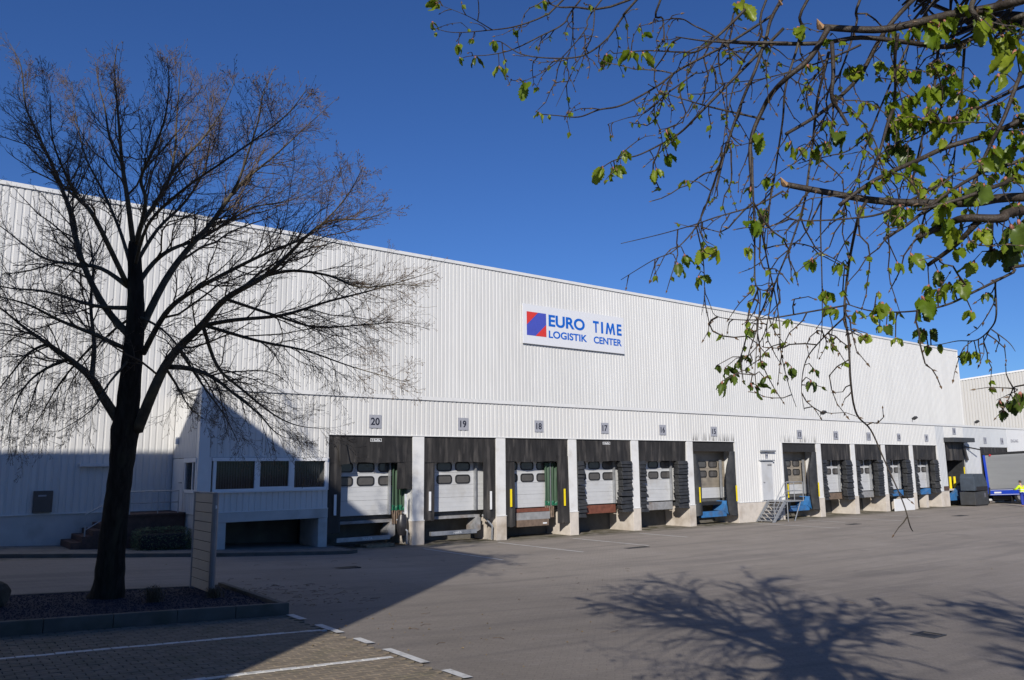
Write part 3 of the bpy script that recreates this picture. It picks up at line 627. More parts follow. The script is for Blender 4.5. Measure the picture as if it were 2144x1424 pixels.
# ------------------------------------------------------------------ office block
of = thing('dock_office', 'white corrugated office block on pillars with a strip window', 'building', (-4.1, 0, gz(-4.1)))
OO = (-4.1, 0, gz(-4.1))
def op(name, mb, mat, parent=of, **k): return wp(name, mb, mat, parent, OO, **k)
oc = bpy.data.objects.new('cladding', None); COL.objects.link(oc); oc.parent = of; oc.location = (-OO[0], 0, -OO[2])
XL = -6.42; XR = -1.86
clad(oc, XL+.30, XR, 2.46, ZL-.06, 0); clad(oc, XL+.42, XR-.05, .66, 1.30, .0)
clad(oc, .20, 3.06, 2.46, ZL-.06, 0, side=XL); clad(oc, .12, 1.60, .60, 1.28, 0, side=XL)
op('corner_panel', MB().box(XL-.036, XL+.30, -.036, .0, .60, ZL-.061).box(XL-.036, XL, .0005, .20, .60, ZL-.061), 'trim')
op('core', bx(XL+.02, XR, .06, 2.9, 2.46, ZL-.07), 'soffit'); op('floor_slab', bx(XL+.02, XR, .05, 3.0, .36, .62), 'plinth')
op('sill_wall', bx(XL+.3, XR, .03, .12, .62, 1.32), 'trim'); op('front_beam', bx(-6.0, XR-.0, -.04, .30, .32, .64), 'plinth', bevel=.008)
op('side_wall', bx(XL+.02, XL+.10, .12, 1.6, .62, 1.30), 'trim'); op('back_wall', bx(XL+.1, XR, 2.6, 2.7, .62, 2.46), 'soffit'); op('side_base', bx(XL+.01, XL+.2, .31, 3.05, -1, .355), 'plinth')
op('pillar', bx(-6.0, -5.46, -.02, .50, gz(-5.7)-.1, .318), 'plinth', bevel=.01); op('pillar', bx(-2.2, XR+.0, -.02, 1.6, gz(-2)-.1, .318), 'plinth', bevel=.01)
op('undercroft_back', bx(-6.2, XR, 2.6, 2.75, -1, .355), 'pit'); op('end_wall', bx(XR-.06, XR-.002, .125, 2.6, .64, 2.455), 'trim')
op('beam_cap', bx(-6.05, XR-.0, -.05, .02, .641, .665), 'trim')
# strip window
wx = [(-5.87, -4.58), (-4.44, -3.32), (-3.17, -2.02)]
f = op('window', MB().box(-6.02, -1.93, -.10, .02, 2.33, 2.45).box(-5.97, -1.96, -.075, .04, 1.33, 1.41).box(-5.97, -5.87, -.07, .05, 1.411, 2.329).box(-4.58, -4.44, -.07, .05, 1.411, 2.329).box(-3.32, -3.17, -.07, .05, 1.411, 2.329).box(-2.02, -1.93, -.07, .05, 1.411, 2.329).box(-4.439, -4.39, -.06, .04, 1.46, 2.329).box(-3.37, -3.321, -.06, .04, 1.46, 2.329).box(-4.439, -3.321, -.06, .04, 1.411, 1.459), 'frame')
for a, c in wx:
    obj('pane', bx(a-OO[0], c-OO[0], .0, .012, 1.41-OO[2], 2.33-OO[2]), 'glass', f)
    mb = MB(); xx = a+.02
    while xx < c-.09: mb.v += []; mb.prism([(xx, .14, 1.42), (xx+.075, .19, 1.42), (xx+.075, .19, 2.4), (xx, .14, 2.4)], (0, .003, 0)); xx += .088
    mb.v = [(x-OO[0], y, z-OO[2]) for x, y, z in mb.v]; obj('blind', mb, 'blind', f)
op('jamb_panel', bx(-6.125, -6.021, -.034, .05, 1.3, 2.459), 'trim'); op('jamb_panel', bx(-1.929, XR, -.034, .05, 1.3, 2.459), 'trim')
op('window_sill', bx(-6.0, -1.92, -.11, .0, 1.285, 1.328), 'trim')
# side window, door
f = op('side_window', MB().box(XL-.07, XL+.05, .14, 1.50, 2.30, 2.45).box(XL-.05, XL+.05, .14, .24, 1.36, 2.299).box(XL-.05, XL+.05, 1.36, 1.46, 1.36, 2.299).box(XL-.06, XL+.05, .241, 1.359, 1.30, 1.40).box(XL-.04, XL+.04, .52, .59, 1.401, 2.299), 'frame')
obj('pane', bx(XL+.0-OO[0], XL+.012-OO[0], .24, 1.36, 1.4-OO[2], 2.3-OO[2]), 'glass', f)
d = op('side_door', bx(XL-.02, XL+.04, 1.62, 3.0, .62, 2.44), 'trim'); obj('handle', MB().tube([(XL-.02-OO[0], 1.75, 1.62-OO[2]), (XL-.09-OO[0], 1.75, 1.62-OO[2]), (XL-.09-OO[0], 1.92, 1.62-OO[2])], .014, 6), 'steel', d)
op('wall_light', MB().tube([(XL-.06, 2.45, 2.95), (XL-.06, 2.45, 3.2)], .07, 8), 'frame')
# brick stair with landing
t = thing('brick_stair', 'dark red brown steps and landing up to the office side door', 'stair', (-8, 2, gz(-8)+.1)); BO = (-8, 2, gz(-8)+.1)
obj('landing', MB().box(-8.30-BO[0], -6.44-BO[0], 1.2-BO[1], 3.05-BO[1], -.8-BO[2], .58-BO[2]), 'brick', t); obj('landing_slab', MB().box(-8.36-BO[0], -6.44-BO[0], 1.14-BO[1], 3.05-BO[1], .581-BO[2], .65-BO[2]), 'brick', t)
for i in range(5): obj('step', MB().box(-8.30-.3*(5-i)-BO[0], -8.301-.3*(4-i)-BO[0], 1.2-BO[1], 3.04-BO[1], -.8-BO[2], -.29+.17*(i+1)-.02-BO[2]), 'brick', t, bevel=.01)
mb = MB(); hz = 1.37
mb.tube([(-9.42, 1.25, -.25), (-9.42, 1.25, .70), (-8.25, 1.25, hz), (-6.66, 1.25, hz), (-6.66, 1.25, .3)], .022, 6).tube([(-8.16, 1.25, .3), (-8.16, 1.25, hz)], .022, 6).tube([(-8.2, 1.25, 1.0), (-6.66, 1.25, 1.0)], .018, 6).tube([(-9.42, 1.25, .22), (-8.25, 1.25, .95)], .018, 6).tube([(-7.3, 1.25, .65), (-7.3, 1.25, hz)], .018, 6)
mb.v = [(x-BO[0], y-BO[1], z-BO[2]) for x, y, z in mb.v]; obj('railing', mb, 'galv', t)
# hedge
t = thing('hedge', 'low clipped dark green hedge beside the brick stair', 'hedge', (-7.3, .55, gz(-7.3)+.1))
mb = MB(); r = random.Random(3)
for i in range(5200):
    x, y, z = r.uniform(-.9, .9), r.uniform(-.42, .42), r.uniform(.0, .72)
    e = max(abs(x)/.9, abs(y)/.42, abs(z-.36)/.36)
    if e < .72 or (abs(x)/.9)**4+(abs(y)/.42)**4+(max(0, z-.3)/.42)**4 > 1.15+r.uniform(-.15, .1): continue
    c = Vector((x, y, z)); a = Vector((r.gauss(0, 1), r.gauss(0, 1), r.gauss(0, 1))).normalized(); b_ = a.orthogonal().normalized(); s_ = r.uniform(.02, .034)
    mb.poly([c-a*s_, c+b_*s_*.5, c+a*s_, c-b_*s_*.5])
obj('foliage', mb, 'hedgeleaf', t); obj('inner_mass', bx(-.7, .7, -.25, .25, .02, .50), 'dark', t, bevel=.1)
# ------------------------------------------------------------------ planter, pylon
PX0, PX1, PY0, PY1 = -30, -8.66, -13.27, -9.62
pl = thing('planter', 'raised gravel tree bed edged with dark concrete kerb', 'planter', (-11, -12, gz(-11)))
def pp(name, pts, h, mat, w=.12):
    mb = MB(); 
    return mb
xs = [PX0, -25, -20, -16.6]+[-16.2+i*.943 for i in range(9)]
xs[-1] = PX1
def kb(x0, x1, y0, y1, h=.22):
    mb = MB(); pts = [(x0+.003, y0, gz(x0)-.08), (x1-.003, y0, gz(x1)-.08), (x1-.003, y1, gz(x1)-.08), (x0+.003, y1, gz(x0)-.08)]
    mb.v = [(x+11, y+12, z-gz(-11)) for x, y, z in pts]+[(x+11, y+12, gz(x)+h-gz(-11)) for x, y, z in pts]
    mb.f = [(0, 3, 2, 1), (4, 5, 6, 7), (0, 1, 5, 4), (1, 2, 6, 5), (2, 3, 7, 6), (3, 0, 4, 7)]
    return obj('kerb_stone', mb, 'kerb', pl, bevel=.012)
for i in range(len(xs)-1): kb(xs[i], xs[i+1], PY0, PY0+.12); kb(xs[i], xs[i+1], PY1-.12, PY1, .155)
for a, c in ((PY0+.125, -12.2), (-12.195, -11.0), (-10.995, PY1-.125)): kb(PX1-.12, PX1, a, c, .21)
mb = strip(PX0, PX1-.12, PY0+.12, PY1-.12, .14, 30); mb.v = [(x+11, y+12, z-gz(-11)) for x, y, z in mb.v]; obj('gravel_bed', mb, 'stone', pl)
mb = MB(); r = random.Random(8)
for i in range(7000):
    x, y = r.uniform(-15.5, PX1-.13), r.uniform(PY0+.13, PY1-.13); s_ = r.uniform(.010, .022); z = gz(x)+.142
    c = Vector((x+11, y+12, z-gz(-11))); a = r.uniform(0, 6.28); k = len(mb.v)
    mb.v += [tuple(c+Vector((s_*r.uniform(.8, 1.3)*math.cos(a+q*1.571), s_*r.uniform(.8, 1.2)*math.sin(a+q*1.571), -.004))) for q in range(4)]+[tuple(c+Vector((0, 0, s_*.8)))]
    mb.f += [(k, k+1, k+4), (k+1, k+2, k+4), (k+2, k+3, k+4), (k+3, k, k+4)]
tag(obj('gravel', mb, 'stone', pl), kind='stuff')
def tuft(x, y, h, n_, seed, label):
    t = thing('grass_tuft', label, 'plant', (x, y, gz(x)+.14)); mb = MB(); r = random.Random(seed)
    for i in range(n_):
        a = r.uniform(0, 6.28); s_ = r.uniform(.2, 1)*h; l_ = r.uniform(.5, 1)*h; p0 = Vector((r.gauss(0, .06), r.gauss(0, .06), 0)); d = Vector((math.cos(a), math.sin(a), 0)); wv = d.cross(_z)*.004
        p1 = p0+d*s_*.35+_z*l_*.8; p2 = p0+d*s_*.9+_z*l_*(.9 if r.random() < .5 else .5)
        k = len(mb.v); mb.v += [tuple(p0-wv), tuple(p0+wv), tuple(p1+wv), tuple(p1-wv), tuple(p2)]; mb.f += [(k, k+1, k+2, k+3), (k+3, k+2, k+4)]
    obj('blades', mb, 'drygrass', t)
tuft(-10.5, -11.6, .34, 190, 1, 'larger dry brown ornamental grass clump in the gravel bed'); tuft(-9.4, -11.5, .24, 170, 2, 'small dry grass tuft in gravel beside the sign post')
# boulder
def boulder():
    bm = bmesh.new(); bmesh.ops.create_icosphere(bm, subdivisions=3, radius=1); r = random.Random(4); c = [Vector((r.gauss(0, 1), r.gauss(0, 1), r.gauss(0, 1))).normalized() for _ in range(9)]
    for v in bm.verts:
        d = v.co.copy(); k = min(1.0, min((.78/max(.01, d.dot(q)) if d.dot(q) > .78 else 1.0) for q in c)); v.co = Vector((d.x*.36*k, d.y*.34*k, d.z*.30*k+.16))
    me = bpy.data.meshes.new('boulder'); bm.to_mesh(me); bm.free(); return me
tag(obj('boulder', boulder(), 'rock', None, (-12.95, -11.0, gz(-12.95)+.12)), 'squat brown boulder lying in the gravel bed', 'rock')
# pylon sign: panels face -X
t = thing('sign_pylon', 'blank beige slatted sign pylon standing in the gravel bed', 'sign', (-9.1, -9.55, gz(-9.1)+.02))
t.location = (-9.32, -10.45, gz(-9.3)+.16)
for i in range(10):
    z0 = .02+.187*i; obj('panel', cached('pyl', lambda: bx(-.03, .03, -.52, .60, 0, .174).mesh('panel')), 'pylon', t, (0, 0, z0), bevel=.004)
obj('post', MB().tube([(0, -.60, -.14), (0, -.60, 1.90)], .06, 10), 'alu', t); obj('post', MB().tube([(0, .64, -.14), (0, .64, 1.90)], .05, 10), 'alu', t); obj('top_cap', bx(-.04, .04, -.54, .62, 1.891, 1.905), 'alu', t)
obj('backing', bx(-.015, .015, -.51, .59, .03, 1.88), 'dark', t)
obj('post_sticker', bx(-.012, .012, -.668, -.660, 1.6, 1.66), 'white', t)
# ------------------------------------------------------------------ pallet, white board, compactor, trailer, person
t = thing('pallet', 'worn wooden pallet lying on the ground under dock 20', 'pallet', (.2, .25, gz(.2)), (0, 0, R_(4)))
for y in (-.35, 0, .35): obj('bearer', bx(-.6, .6, y-.05, y+.05, 0, .09), 'wood', t)
for i in range(6): obj('board', bx(-.6+.22*i-.0, -.6+.22*i+.10, -.4, .4, .091, .112), 'wood', t)
tag(obj('white_board', bx(37.95, 40.6, -.34, -.28, gz(39), -.30), 'bright'), 'plain white board standing under the dock numbered 10', 'board')
t = thing('waste_compactor', 'dark grey waste compactor with ribbed hopper against the annex wall', 'compactor', (48.45, -1.0, gz(48)))
t.scale = (.66, .8, .97)
obj('body', MB().prism([(-1.75, -.55, .08), (1.6, -.55, .08), (1.6, -.55, 1.1), (-1.75, -.55, 1.02)], (0, 1.3, 0)), 'comp', t, bevel=.03)
obj('skid', bx(-1.6, 1.45, -.5, -.35, 0, .079), 'chassis', t); obj('skid', bx(-1.6, 1.45, .45, .6, 0, .079), 'chassis', t)
hp = obj('hopper', MB().prism([(-1.55, -.50, 1.12), (1.75, -.50, 1.12), (1.75, -.50, 1.65), (.95, -.50, 2.36), (-1.25, -.50, 2.36), (-1.55, -.50, 2.05)], (0, 1.2, 0)), 'compblue', t, bevel=.02)
for i in range(15):
    x = -1.45+.205*i; zt = 2.32 if x < .9 else 2.32-(x-.9)*.88; obj('rib', bx(x, x+.07, -.545, -.501, 1.2, zt), 'compblue', hp)
obj('loading_slot', bx(-1.2, 1.6, -.56, -.52, 1.12, 1.42), 'chassis', t); obj('side_arm', MB().tube([(1.6, -.3, .7), (2.1, -.5, .8), (2.2, -.5, 1.3)], .08, 6), 'chassis', t); obj('label_plate', bx(.55, .95, -.565, -.556, .62, .95), 'alu', t)
# trailer, rear to the dock
TX = 52.3; t = thing('truck_trailer', 'grey curtain sided trailer with blue frame parked at the far dock', 'trailer', (TX, -.35, gz(52)), (R_(-2.5), 0, 0))
TL = 13.4; z0, z1 = .42, 3.82
obj('curtain', bx(.012, 2.5, -TL+.1, -.14, 1.07, 3.62), 'tarp', t)
mb = MB()
for i in range(40): z = 1.1+i*.061; mb.box(.0, .0115, -TL+.2, -.2, z, z+.010)
obj('curtain_welt', mb, 'tarp', t)
obj('side_rail', bx(-.02, 2.52, -TL, -.0, .60, 1.05), 'truckblue', t, bevel=.01); obj('rail_line', MB().box(-.027, -.0205, -TL+.1, -.1, .64, .67).box(-.027, -.0205, -TL+.1, -.1, .98, 1.01), 'reflect', t); obj('rail_label', bx(-.032, -.0275, -.95, -.45, .74, .86), 'white', t)
obj('rear_post', bx(-.025, .20, -.16, .0, 1.051, 3.64), 'truckblue', t, bevel=.01); obj('rear_post', bx(2.32, 2.525, -.16, .0, 1.051, 3.64), 'truckblue', t); obj('roof', bx(-.02, 2.52, -TL, .0, 3.641, 3.80), 'chassis', t, bevel=.02)
obj('rear_door', bx(.201, 2.319, -.12, -.02, 1.051, 3.64), 'tarp', t); obj('marker_lamp', MB().tube([(-.03, -.55, 3.62), (-.08, -.55, 3.62)], .07, 8), 'red', t)
obj('buckle_row', MB().box(-.03, -.021, -TL+.2, -.2, 1.022, 1.042), 'chassis', t)
obj('chassis', bx(.5, 2.0, -TL, -.1, .24, .599), 'chassis', t)
def wheel():
    mb = MB(); mb.tube([(0, 0, 0), (.05, 0, 0), (.28, 0, 0), (.33, 0, 0)], [.40, .47, .47, .40], 20); return mb.mesh('wheel', False)
for y in (-2.2, -3.5, -4.8):
    for x in (.08, 2.1):
        w_ = obj('wheel', cached('wheel', wheel), 'chassis', t, (x, y, .47)); obj('rim', cached('rim', lambda: MB().tube([(-.004, 0, 0), (.02, 0, 0)], [.24, .20], 14).mesh('rim')), 'steel', w_)
obj('underrun_bar', bx(.1, 2.4, -.1, .02, .05, .15), 'steel', t); obj('mud_flap', bx(.1, .5, -1.55, -1.52, .1, .6), 'gasket', t); obj('tail_lamp', bx(.15, .5, -.02, .06, .2, .34), 'white', t)
# person (seen from behind, leaning to the trailer)
PP = Vector((48.75, -4.0, gz(48))); pr = thing('person', 'person in yellow high visibility jacket and blue trousers beside the trailer', 'person', PP, (0, 0, R_(-20)))
def skin(name, verts, edges, rad, mat, parent, root=0, sub=1):
    me = bpy.data.meshes.new(name); me.from_pydata(verts, edges, []); me.materials.append(MT[mat]); o = bpy.data.objects.new(name, me); COL.objects.link(o); o.parent = parent
    sk = o.modifiers.new('skin', 'SKIN'); sk.use_smooth_shade = True
    for i, v in enumerate(me.skin_vertices[0].data):
        v.radius = (rad[i], rad[i]) if not hasattr(rad[i], '__len__') else rad[i]; v.use_root = (i == root)
    s_ = o.modifiers.new('sub', 'SUBSURF'); s_.levels = sub; s_.render_levels = sub+1; return o
V = [(0, 0, .95), (0, .02, 1.15), (0, .08, 1.38), (0, .10, 1.50), (0, .13, 1.58), (0, .15, 1.68), (0, .14, 1.78),
     (-.11, 0, .90), (-.12, .03, .50), (-.13, -.03, .10), (-.13, .10, .04), (.11, 0, .90), (.13, .08, .50), (.14, .10, .10), (.14, .22, .04),
     (-.20, .09, 1.42), (-.30, .24, 1.20), (-.22, .48, 1.18), (-.21, .55, 1.18), (.20, .09, 1.42), (.30, .20, 1.18), (.22, .44, 1.12), (.21, .51, 1.12)]
E = [(0, 1), (1, 2), (2, 3), (3, 4), (4, 5), (5, 6), (0, 7), (7, 8), (8, 9), (9, 10), (0, 11), (11, 12), (12, 13), (13, 14), (2, 15), (15, 16), (16, 17), (17, 18), (2, 19), (19, 20), (20, 21), (21, 22)]
Rd = [.13, .12, .14, .06, .055, .088, .07, .085, .06, .045, .04, .085, .06, .045, .04, .06, .045, .035, .035, .06, .045, .035, .035]
body = skin('body', V, E, Rd, 'skin', pr)
jv = [0, 1, 2, 15, 16, 17, 19, 20, 21]; skin('jacket', [V[0][:2]+(.86,), V[1], V[2], V[15], V[16], V[17], V[19], V[20], V[21]], [(0, 1), (1, 2), (2, 3), (3, 4), (4, 5), (2, 6), (6, 7), (7, 8)], [(.19, .15), (.18, .145), (.19, .15), .09, .075, .06, .09, .075, .06], 'hivis', pr)
skin('trousers', [(0, 0, .92)]+[V[i] for i in (7, 8, 9)]+[V[i] for i in (11, 12, 13)], [(0, 1), (1, 2), (2, 3), (0, 4), (4, 5), (5, 6)], [.14, .115, .09, .075, .115, .09, .075], 'workblue', pr)
bm = bmesh.new(); bmesh.ops.create_uvsphere(bm, u_segments=14, v_segments=10, radius=.115)
for v in bm.verts: v.co = Vector((v.co.x*.85, v.co.y*.95+.125, max(v.co.z, -.05 if v.co.y < 0 else .03)+1.72))
me = bpy.data.meshes.new('hair'); bm.to_mesh(me); bm.free(); obj('hair', me, 'hair', pr)
for z, rr in ((1.0, .195), (1.16, .19)):
    mb = MB(); n_ = 18; mb.sheet([[(rr*1.02*math.cos(a*6.2832/n_), rr*.84*math.sin(a*6.2832/n_)+.02+(z-1)*.1, z+q) for a in range(n_+1)] for q in (0, .05)]); obj('reflective_band', mb, 'reflect', pr)

# ------------------------------------------------------------------ neighbouring hall behind the camera (casts the big shadow)
NX, NA, NB, NH = -18.06, -24.0, -10.8, 13.0
nh = thing('neighbour_hall', 'tall beige hall beside the parking bays, throwing the large straight shadow', 'building', (NX-12, -17.4, gz(NX)))
def np_(name, mb, mat, **k): return wp(name, mb, mat, nh, (NX-12, -17.4, gz(NX)), **k)
np_('wall', bx(NX-30, NX, NA, NB, -.6, NH-.25), 'hall'); np_('parapet', bx(NX-30.03, NX+.0, NA-.0, NB+.0, NH-.249, NH), 'trim')
for i in range(3): np_('window', bx(NX+.0, NX+.03, NA+1.5+i*4, NA+3.8+i*4, 3, 5), 'acryl')
np_('door', bx(NX+.0, NX+.03, NB-2.2, NB-1.1, -.2, 2.1), 'steel')

# ------------------------------------------------------------------ trees
FAT = [1.0]
class Tubes:
    def __init__(s): s.m = [MB(), MB(), MB()]
    def add(s, pts, rad, lvl):
        r0 = rad[0]
        k = 0 if r0 > .045 else 1 if r0 > .012 else 2
        s.m[k].tube(pts, rad, 9 if k == 0 else 5 if k == 1 else 3, cap=(k < 2))
def grow(T, P, d, L, r0, lvl, maxl, rg, trop=.0, up=.0, ok=None, center=None, tips=None, dens=(12, 8, 5), lens=(.42, .40, .38)):
    n_ = max(3, int(4+L*2)) if lvl < maxl else 3
    pts = [Vector(P)]; d = Vector(d).normalized(); st = L/n_; wob = .20 if lvl < 2 else .30
    for i in range(n_):
        d = (d+Vector((rg.gauss(0, wob), rg.gauss(0, wob), rg.gauss(0, wob)+up+trop*(i/n_)))*.55).normalized(); q = pts[-1]+d*st
        if ok and not ok(q): break
        pts.append(q)
    if len(pts) < 2: return
    r1 = max(.0022, r0*.35); rad = [r0+(r1-r0)*i/(len(pts)-1) for i in range(len(pts))]
    T.add(pts, rad, lvl)
    if tips is not None and lvl >= maxl-1: tips.append((pts[-1], d))
    if lvl < maxl: side(T, pts, rad, L, lvl, maxl, rg, trop, up, ok, center, tips, dens, lens)
def side(T, pts, rad, L, lvl, maxl, rg, trop, up, ok, center, tips, dens, lens, f0=.18):
    k = dens[min(lvl, len(dens)-1)]; k = max(2, int(k*rg.uniform(.8, 1.2)))
    N = len(pts)-1
    for j in range(k):
        f = f0+(1-f0)*(j+rg.random())/k; f = min(f, .999)*N; i = int(f); p = pts[i].lerp(pts[i+1], f-i); pd = (pts[i+1]-pts[i]).normalized()
        a = pd.orthogonal().normalized(); b_ = pd.cross(a); w = rg.uniform(0, 6.283); sd = a*math.cos(w)+b_*math.sin(w)
        if center is not None:
            o_ = (p-center); o_.normalize(); sd = (sd+o_*.45).normalized()
        ang = R_(rg.uniform(32, 62)); dd = pd*math.cos(ang)+sd*math.sin(ang)
        ll = L*lens[min(lvl, len(lens)-1)]*rg.uniform(.55, 1.2)*(1-.35*f/N); rr = min(rad[i]*.62, .006+ll*.010)*FAT[0]
        grow(T, p, dd, ll, rr, lvl+1, maxl, rg, trop, up, ok, center, tips, dens, lens)
def smooth_line(pts, n_=4):
    out = []; P = [pts[0]]+list(pts)+[pts[-1]]
    for i in range(1, len(P)-2):
        a, b_, c, d = P[i-1], P[i], P[i+1], P[i+2]
        for k in range(n_):
            t = k/n_; out.append(.5*((2*b_)+(c-a)*t+(2*a-5*b_+4*c-d)*t*t+(3*b_-a-3*c+d)*t**3))
    out.append(pts[-1]); return out
# --- left tree
TB = Vector((-10.97, -10.75, gz(-10.97)+.10))
D0 = (TB-CAM).dot(FWD); SC = D0/FPX
rg = random.Random(21)
limbs = [  # pixel polylines with start thickness (px) and a depth drift
 ([(254, 890), (215, 830), (190, 790), (145, 752), (100, 720), (50, 685), (0, 645), (-60, 610)], 26, -.5),
 ([(192, 792), (197, 720), (190, 640), (195, 560), (188, 500), (170, 440)], 13, .6),
 ([(288, 900), (318, 825), (345, 768), (374, 729), (423, 680), (472, 626), (556, 577), (605, 532), (644, 493), (688, 463), (762, 458), (820, 440)], 30, -.25),
 ([(283, 715), (221, 645), (172, 547), (147, 444), (113, 355), (84, 291), (54, 223), (44, 139), (20, 90)], 20, .35),
 ([(268, 600), (197, 454), (162, 414), (133, 355), (110, 290), (105, 200)], 13, -.6),
 ([(268, 600), (211, 562), (147, 552), (84, 537), (0, 473), (-60, 440)], 13, .8),
 ([(262, 730), (197, 700), (123, 670), (64, 640), (0, 621), (-70, 600)], 12, -.9),
 ([(268, 645), (197, 640), (98, 611), (0, 599), (-60, 560)], 12, .3),
 ([(290, 700), (344, 591), (393, 522), (442, 468), (487, 404), (521, 370), (575, 326), (639, 267), (698, 213)], 20, .45),
 ([(300, 740), (344, 660), (393, 616), (492, 562), (565, 527), (644, 493), (720, 420), (760, 350)], 15, -.7),
 ([(285, 600), (320, 552), (359, 522), (423, 498), (472, 468), (531, 434), (590, 424), (634, 409), (700, 370)], 13, .8),
 ([(423, 682), (492, 670), (590, 660), (688, 631), (767, 611), (836, 591), (914, 567)], 12, .2),
 ([(556, 577), (614, 567), (688, 577), (752, 601), (836, 596), (900, 600)], 9, -.5),
 ([(350, 768), (398, 772), (445, 790), (489, 824), (539, 864), (573, 902), (598, 917)], 14, -.6),
 ([(425, 682), (455, 767), (505, 814), (573, 868), (623, 891), (681, 898)], 10, .4),
 ([(430, 682), (541, 714), (639, 734), (737, 768), (850, 800)], 9, -.3),
 ([(472, 626), (590, 665), (664, 685), (767, 680), (836, 675), (900, 690)], 8, .7),
 ([(280, 520), (268, 424), (256, 345), (251, 286), (246, 227), (240, 150), (245, 95)], 14, -.3),
 ([(284, 520), (296, 470), (320, 434), (354, 375), (366, 316), (370, 250), (375, 180), (380, 110)], 14, .4),
 ([(284, 515), (305, 424), (295, 375), (320, 316), (344, 252), (354, 178), (350, 120)], 11, -.8),
 ([(354, 375), (369, 350), (428, 286), (467, 227), (492, 168)], 8, .3),
 ([(487, 404), (501, 375), (521, 316), (541, 252), (551, 198), (570, 150)], 8, -.4),
 ([(256, 345), (230, 290), (220, 230), (207, 180), (200, 130)], 7, .5),
 ([(145, 752), (100, 770), (60, 800), (30, 850), (15, 920)], 9, -.6), ([(100, 720), (60, 740), (10, 800), (-30, 850)], 8, .5),
 ([(197, 720), (160, 760), (120, 810), (85, 870), (50, 920)], 6, .6), ([(283, 740), (230, 800), (190, 860), (120, 905)], 7, -.8), ([(345, 768), (372, 810), (395, 850), (430, 880)], 7, .9),
 ([(374, 729), (420, 800), (470, 870), (500, 930)], 8, 1.0), ([(283, 660), (240, 690), (200, 730), (150, 800), (130, 860)], 7, 1.1), ([(283, 660), (340, 690), (400, 760), (440, 840)], 7, -1.1),
 ([(275, 560), (250, 480), (215, 400), (180, 330), (160, 250), (150, 170)], 10, 1.0), ([(280, 560), (330, 480), (390, 420), (430, 350), (440, 270), (430, 180)], 10, 1.0), ([(282, 560), (310, 470), (380, 400), (480, 330), (590, 250), (640, 190)], 9, -1.1)]
T = Tubes(); tips = []
trunkpx = [(222, 1256, 84), (228, 1225, 66), (234, 1150, 58), (245, 1050, 53), (254, 980, 51), (262, 900, 60), (268, 850, 50), (276, 760, 44), (283, 680, 40), (284, 600, 34), (281, 530, 27), (280, 505, 20)]
tp = [onD(u, v, D0) for u, v, w in trunkpx]; TRK = MB(); tps = smooth_line(tp, 4); rs = []
for i in range(len(tps)):
    f = i/(len(tps)-1)*(len(trunkpx)-1); k = min(int(f), len(trunkpx)-2); w = trunkpx[k][2]+(trunkpx[k+1][2]-trunkpx[k][2])*(f-k); rs.append(w*.93*SC/2*(1+.03*math.sin(i*2.3)))
TRK.tube(tps, rs, 16)
SIL = [(-200, 300), (80, 470), (150, 600), (200, 700), (330, 780), (420, 850), (540, 905), (2000, 920)]
def sil(q):
    a = proj(q); u, v = a[0], a[1]
    for (v0, u0), (v1, u1) in zip(SIL, SIL[1:]):
        if v <= v1: return v > 95+rg.gauss(0, 40) and u < u0+(u1-u0)*(v-v0)/(v1-v0)+rg.gauss(0, 60)
    return False
LIMB = MB(); CEN = onD(280, 640, D0)
for px, w, dr in limbs:
    n_ = len(px); tot = 0; P = []; base = 0
    for i, (u, v) in enumerate(px):
        if i: tot += math.hypot(u-px[i-1][0], v-px[i-1][1])
        P.append(onD(u, v, D0+dr*tot*SC*.75+.15*math.sin(i*1.7+u)*min(1, i)))
    L = sum((P[i+1]-P[i]).length for i in range(n_-1)); ln = smooth_line(P, 4); r0 = w*SC/2*.78; r1 = .005
    rad = [r0*(1-i/(len(ln)-1))**1.25+r1 for i in range(len(ln))]; LIMB.tube(ln, rad, 8)
    low = px[-1][1] > 650
    lng = max(3, int(L*1.1)); side(T, ln, [max(.004, q*.75) for q in rad], min(L, 4.0), 1, 4, rg, -.30 if low else .06, .0, sil, CEN, tips, (0, lng, 11, 5), (.3, .55, .34, .42), f0=.12)
    kk = max(9, int(L*5.6)); side(T, ln, [max(.004, q*.7) for q in rad], min(L, 3.6), 1, 4, rg, -.22 if low else .10, .0 if low else .05, sil, CEN, tips, (0, kk, 9, 5), (.3, .36, .42, .45), f0=.2)
lt = thing('bare_tree', 'bare spreading deciduous tree rising from the gravel bed', 'tree', TB)
def rel(mb, o): mb.v = [(x-o.x, y-o.y, z-o.z) for x, y, z in mb.v]; return mb
tk = obj('trunk', rel(TRK, TB), 'bark', lt, smooth=True); obj('limb', rel(LIMB, TB), 'limbbark', lt, smooth=True)
cr = obj('crown', rel(T.m[1], TB), 'twig', lt, smooth=True)
if T.m[0].v: obj('branch', rel(T.m[0], TB), 'bark', lt, smooth=True)
tag(obj('twigs', rel(T.m[2], TB), 'twig', cr), kind='stuff')
mb = MB()
for p, d in tips:
    s_ = rg.uniform(.010, .018); a = d.orthogonal().normalized()*s_*.35; b_ = d.cross(a).normalized()*s_*.35; k = len(mb.v)
    mb.v += [tuple(p-TB+q) for q in (-a-b_, a-b_, b_, d*s_*1.6)]; mb.f += [(k, k+1, k+3), (k+1, k+2, k+3), (k+2, k, k+3)]
tag(obj('buds', mb, 'bud', cr), kind='stuff')

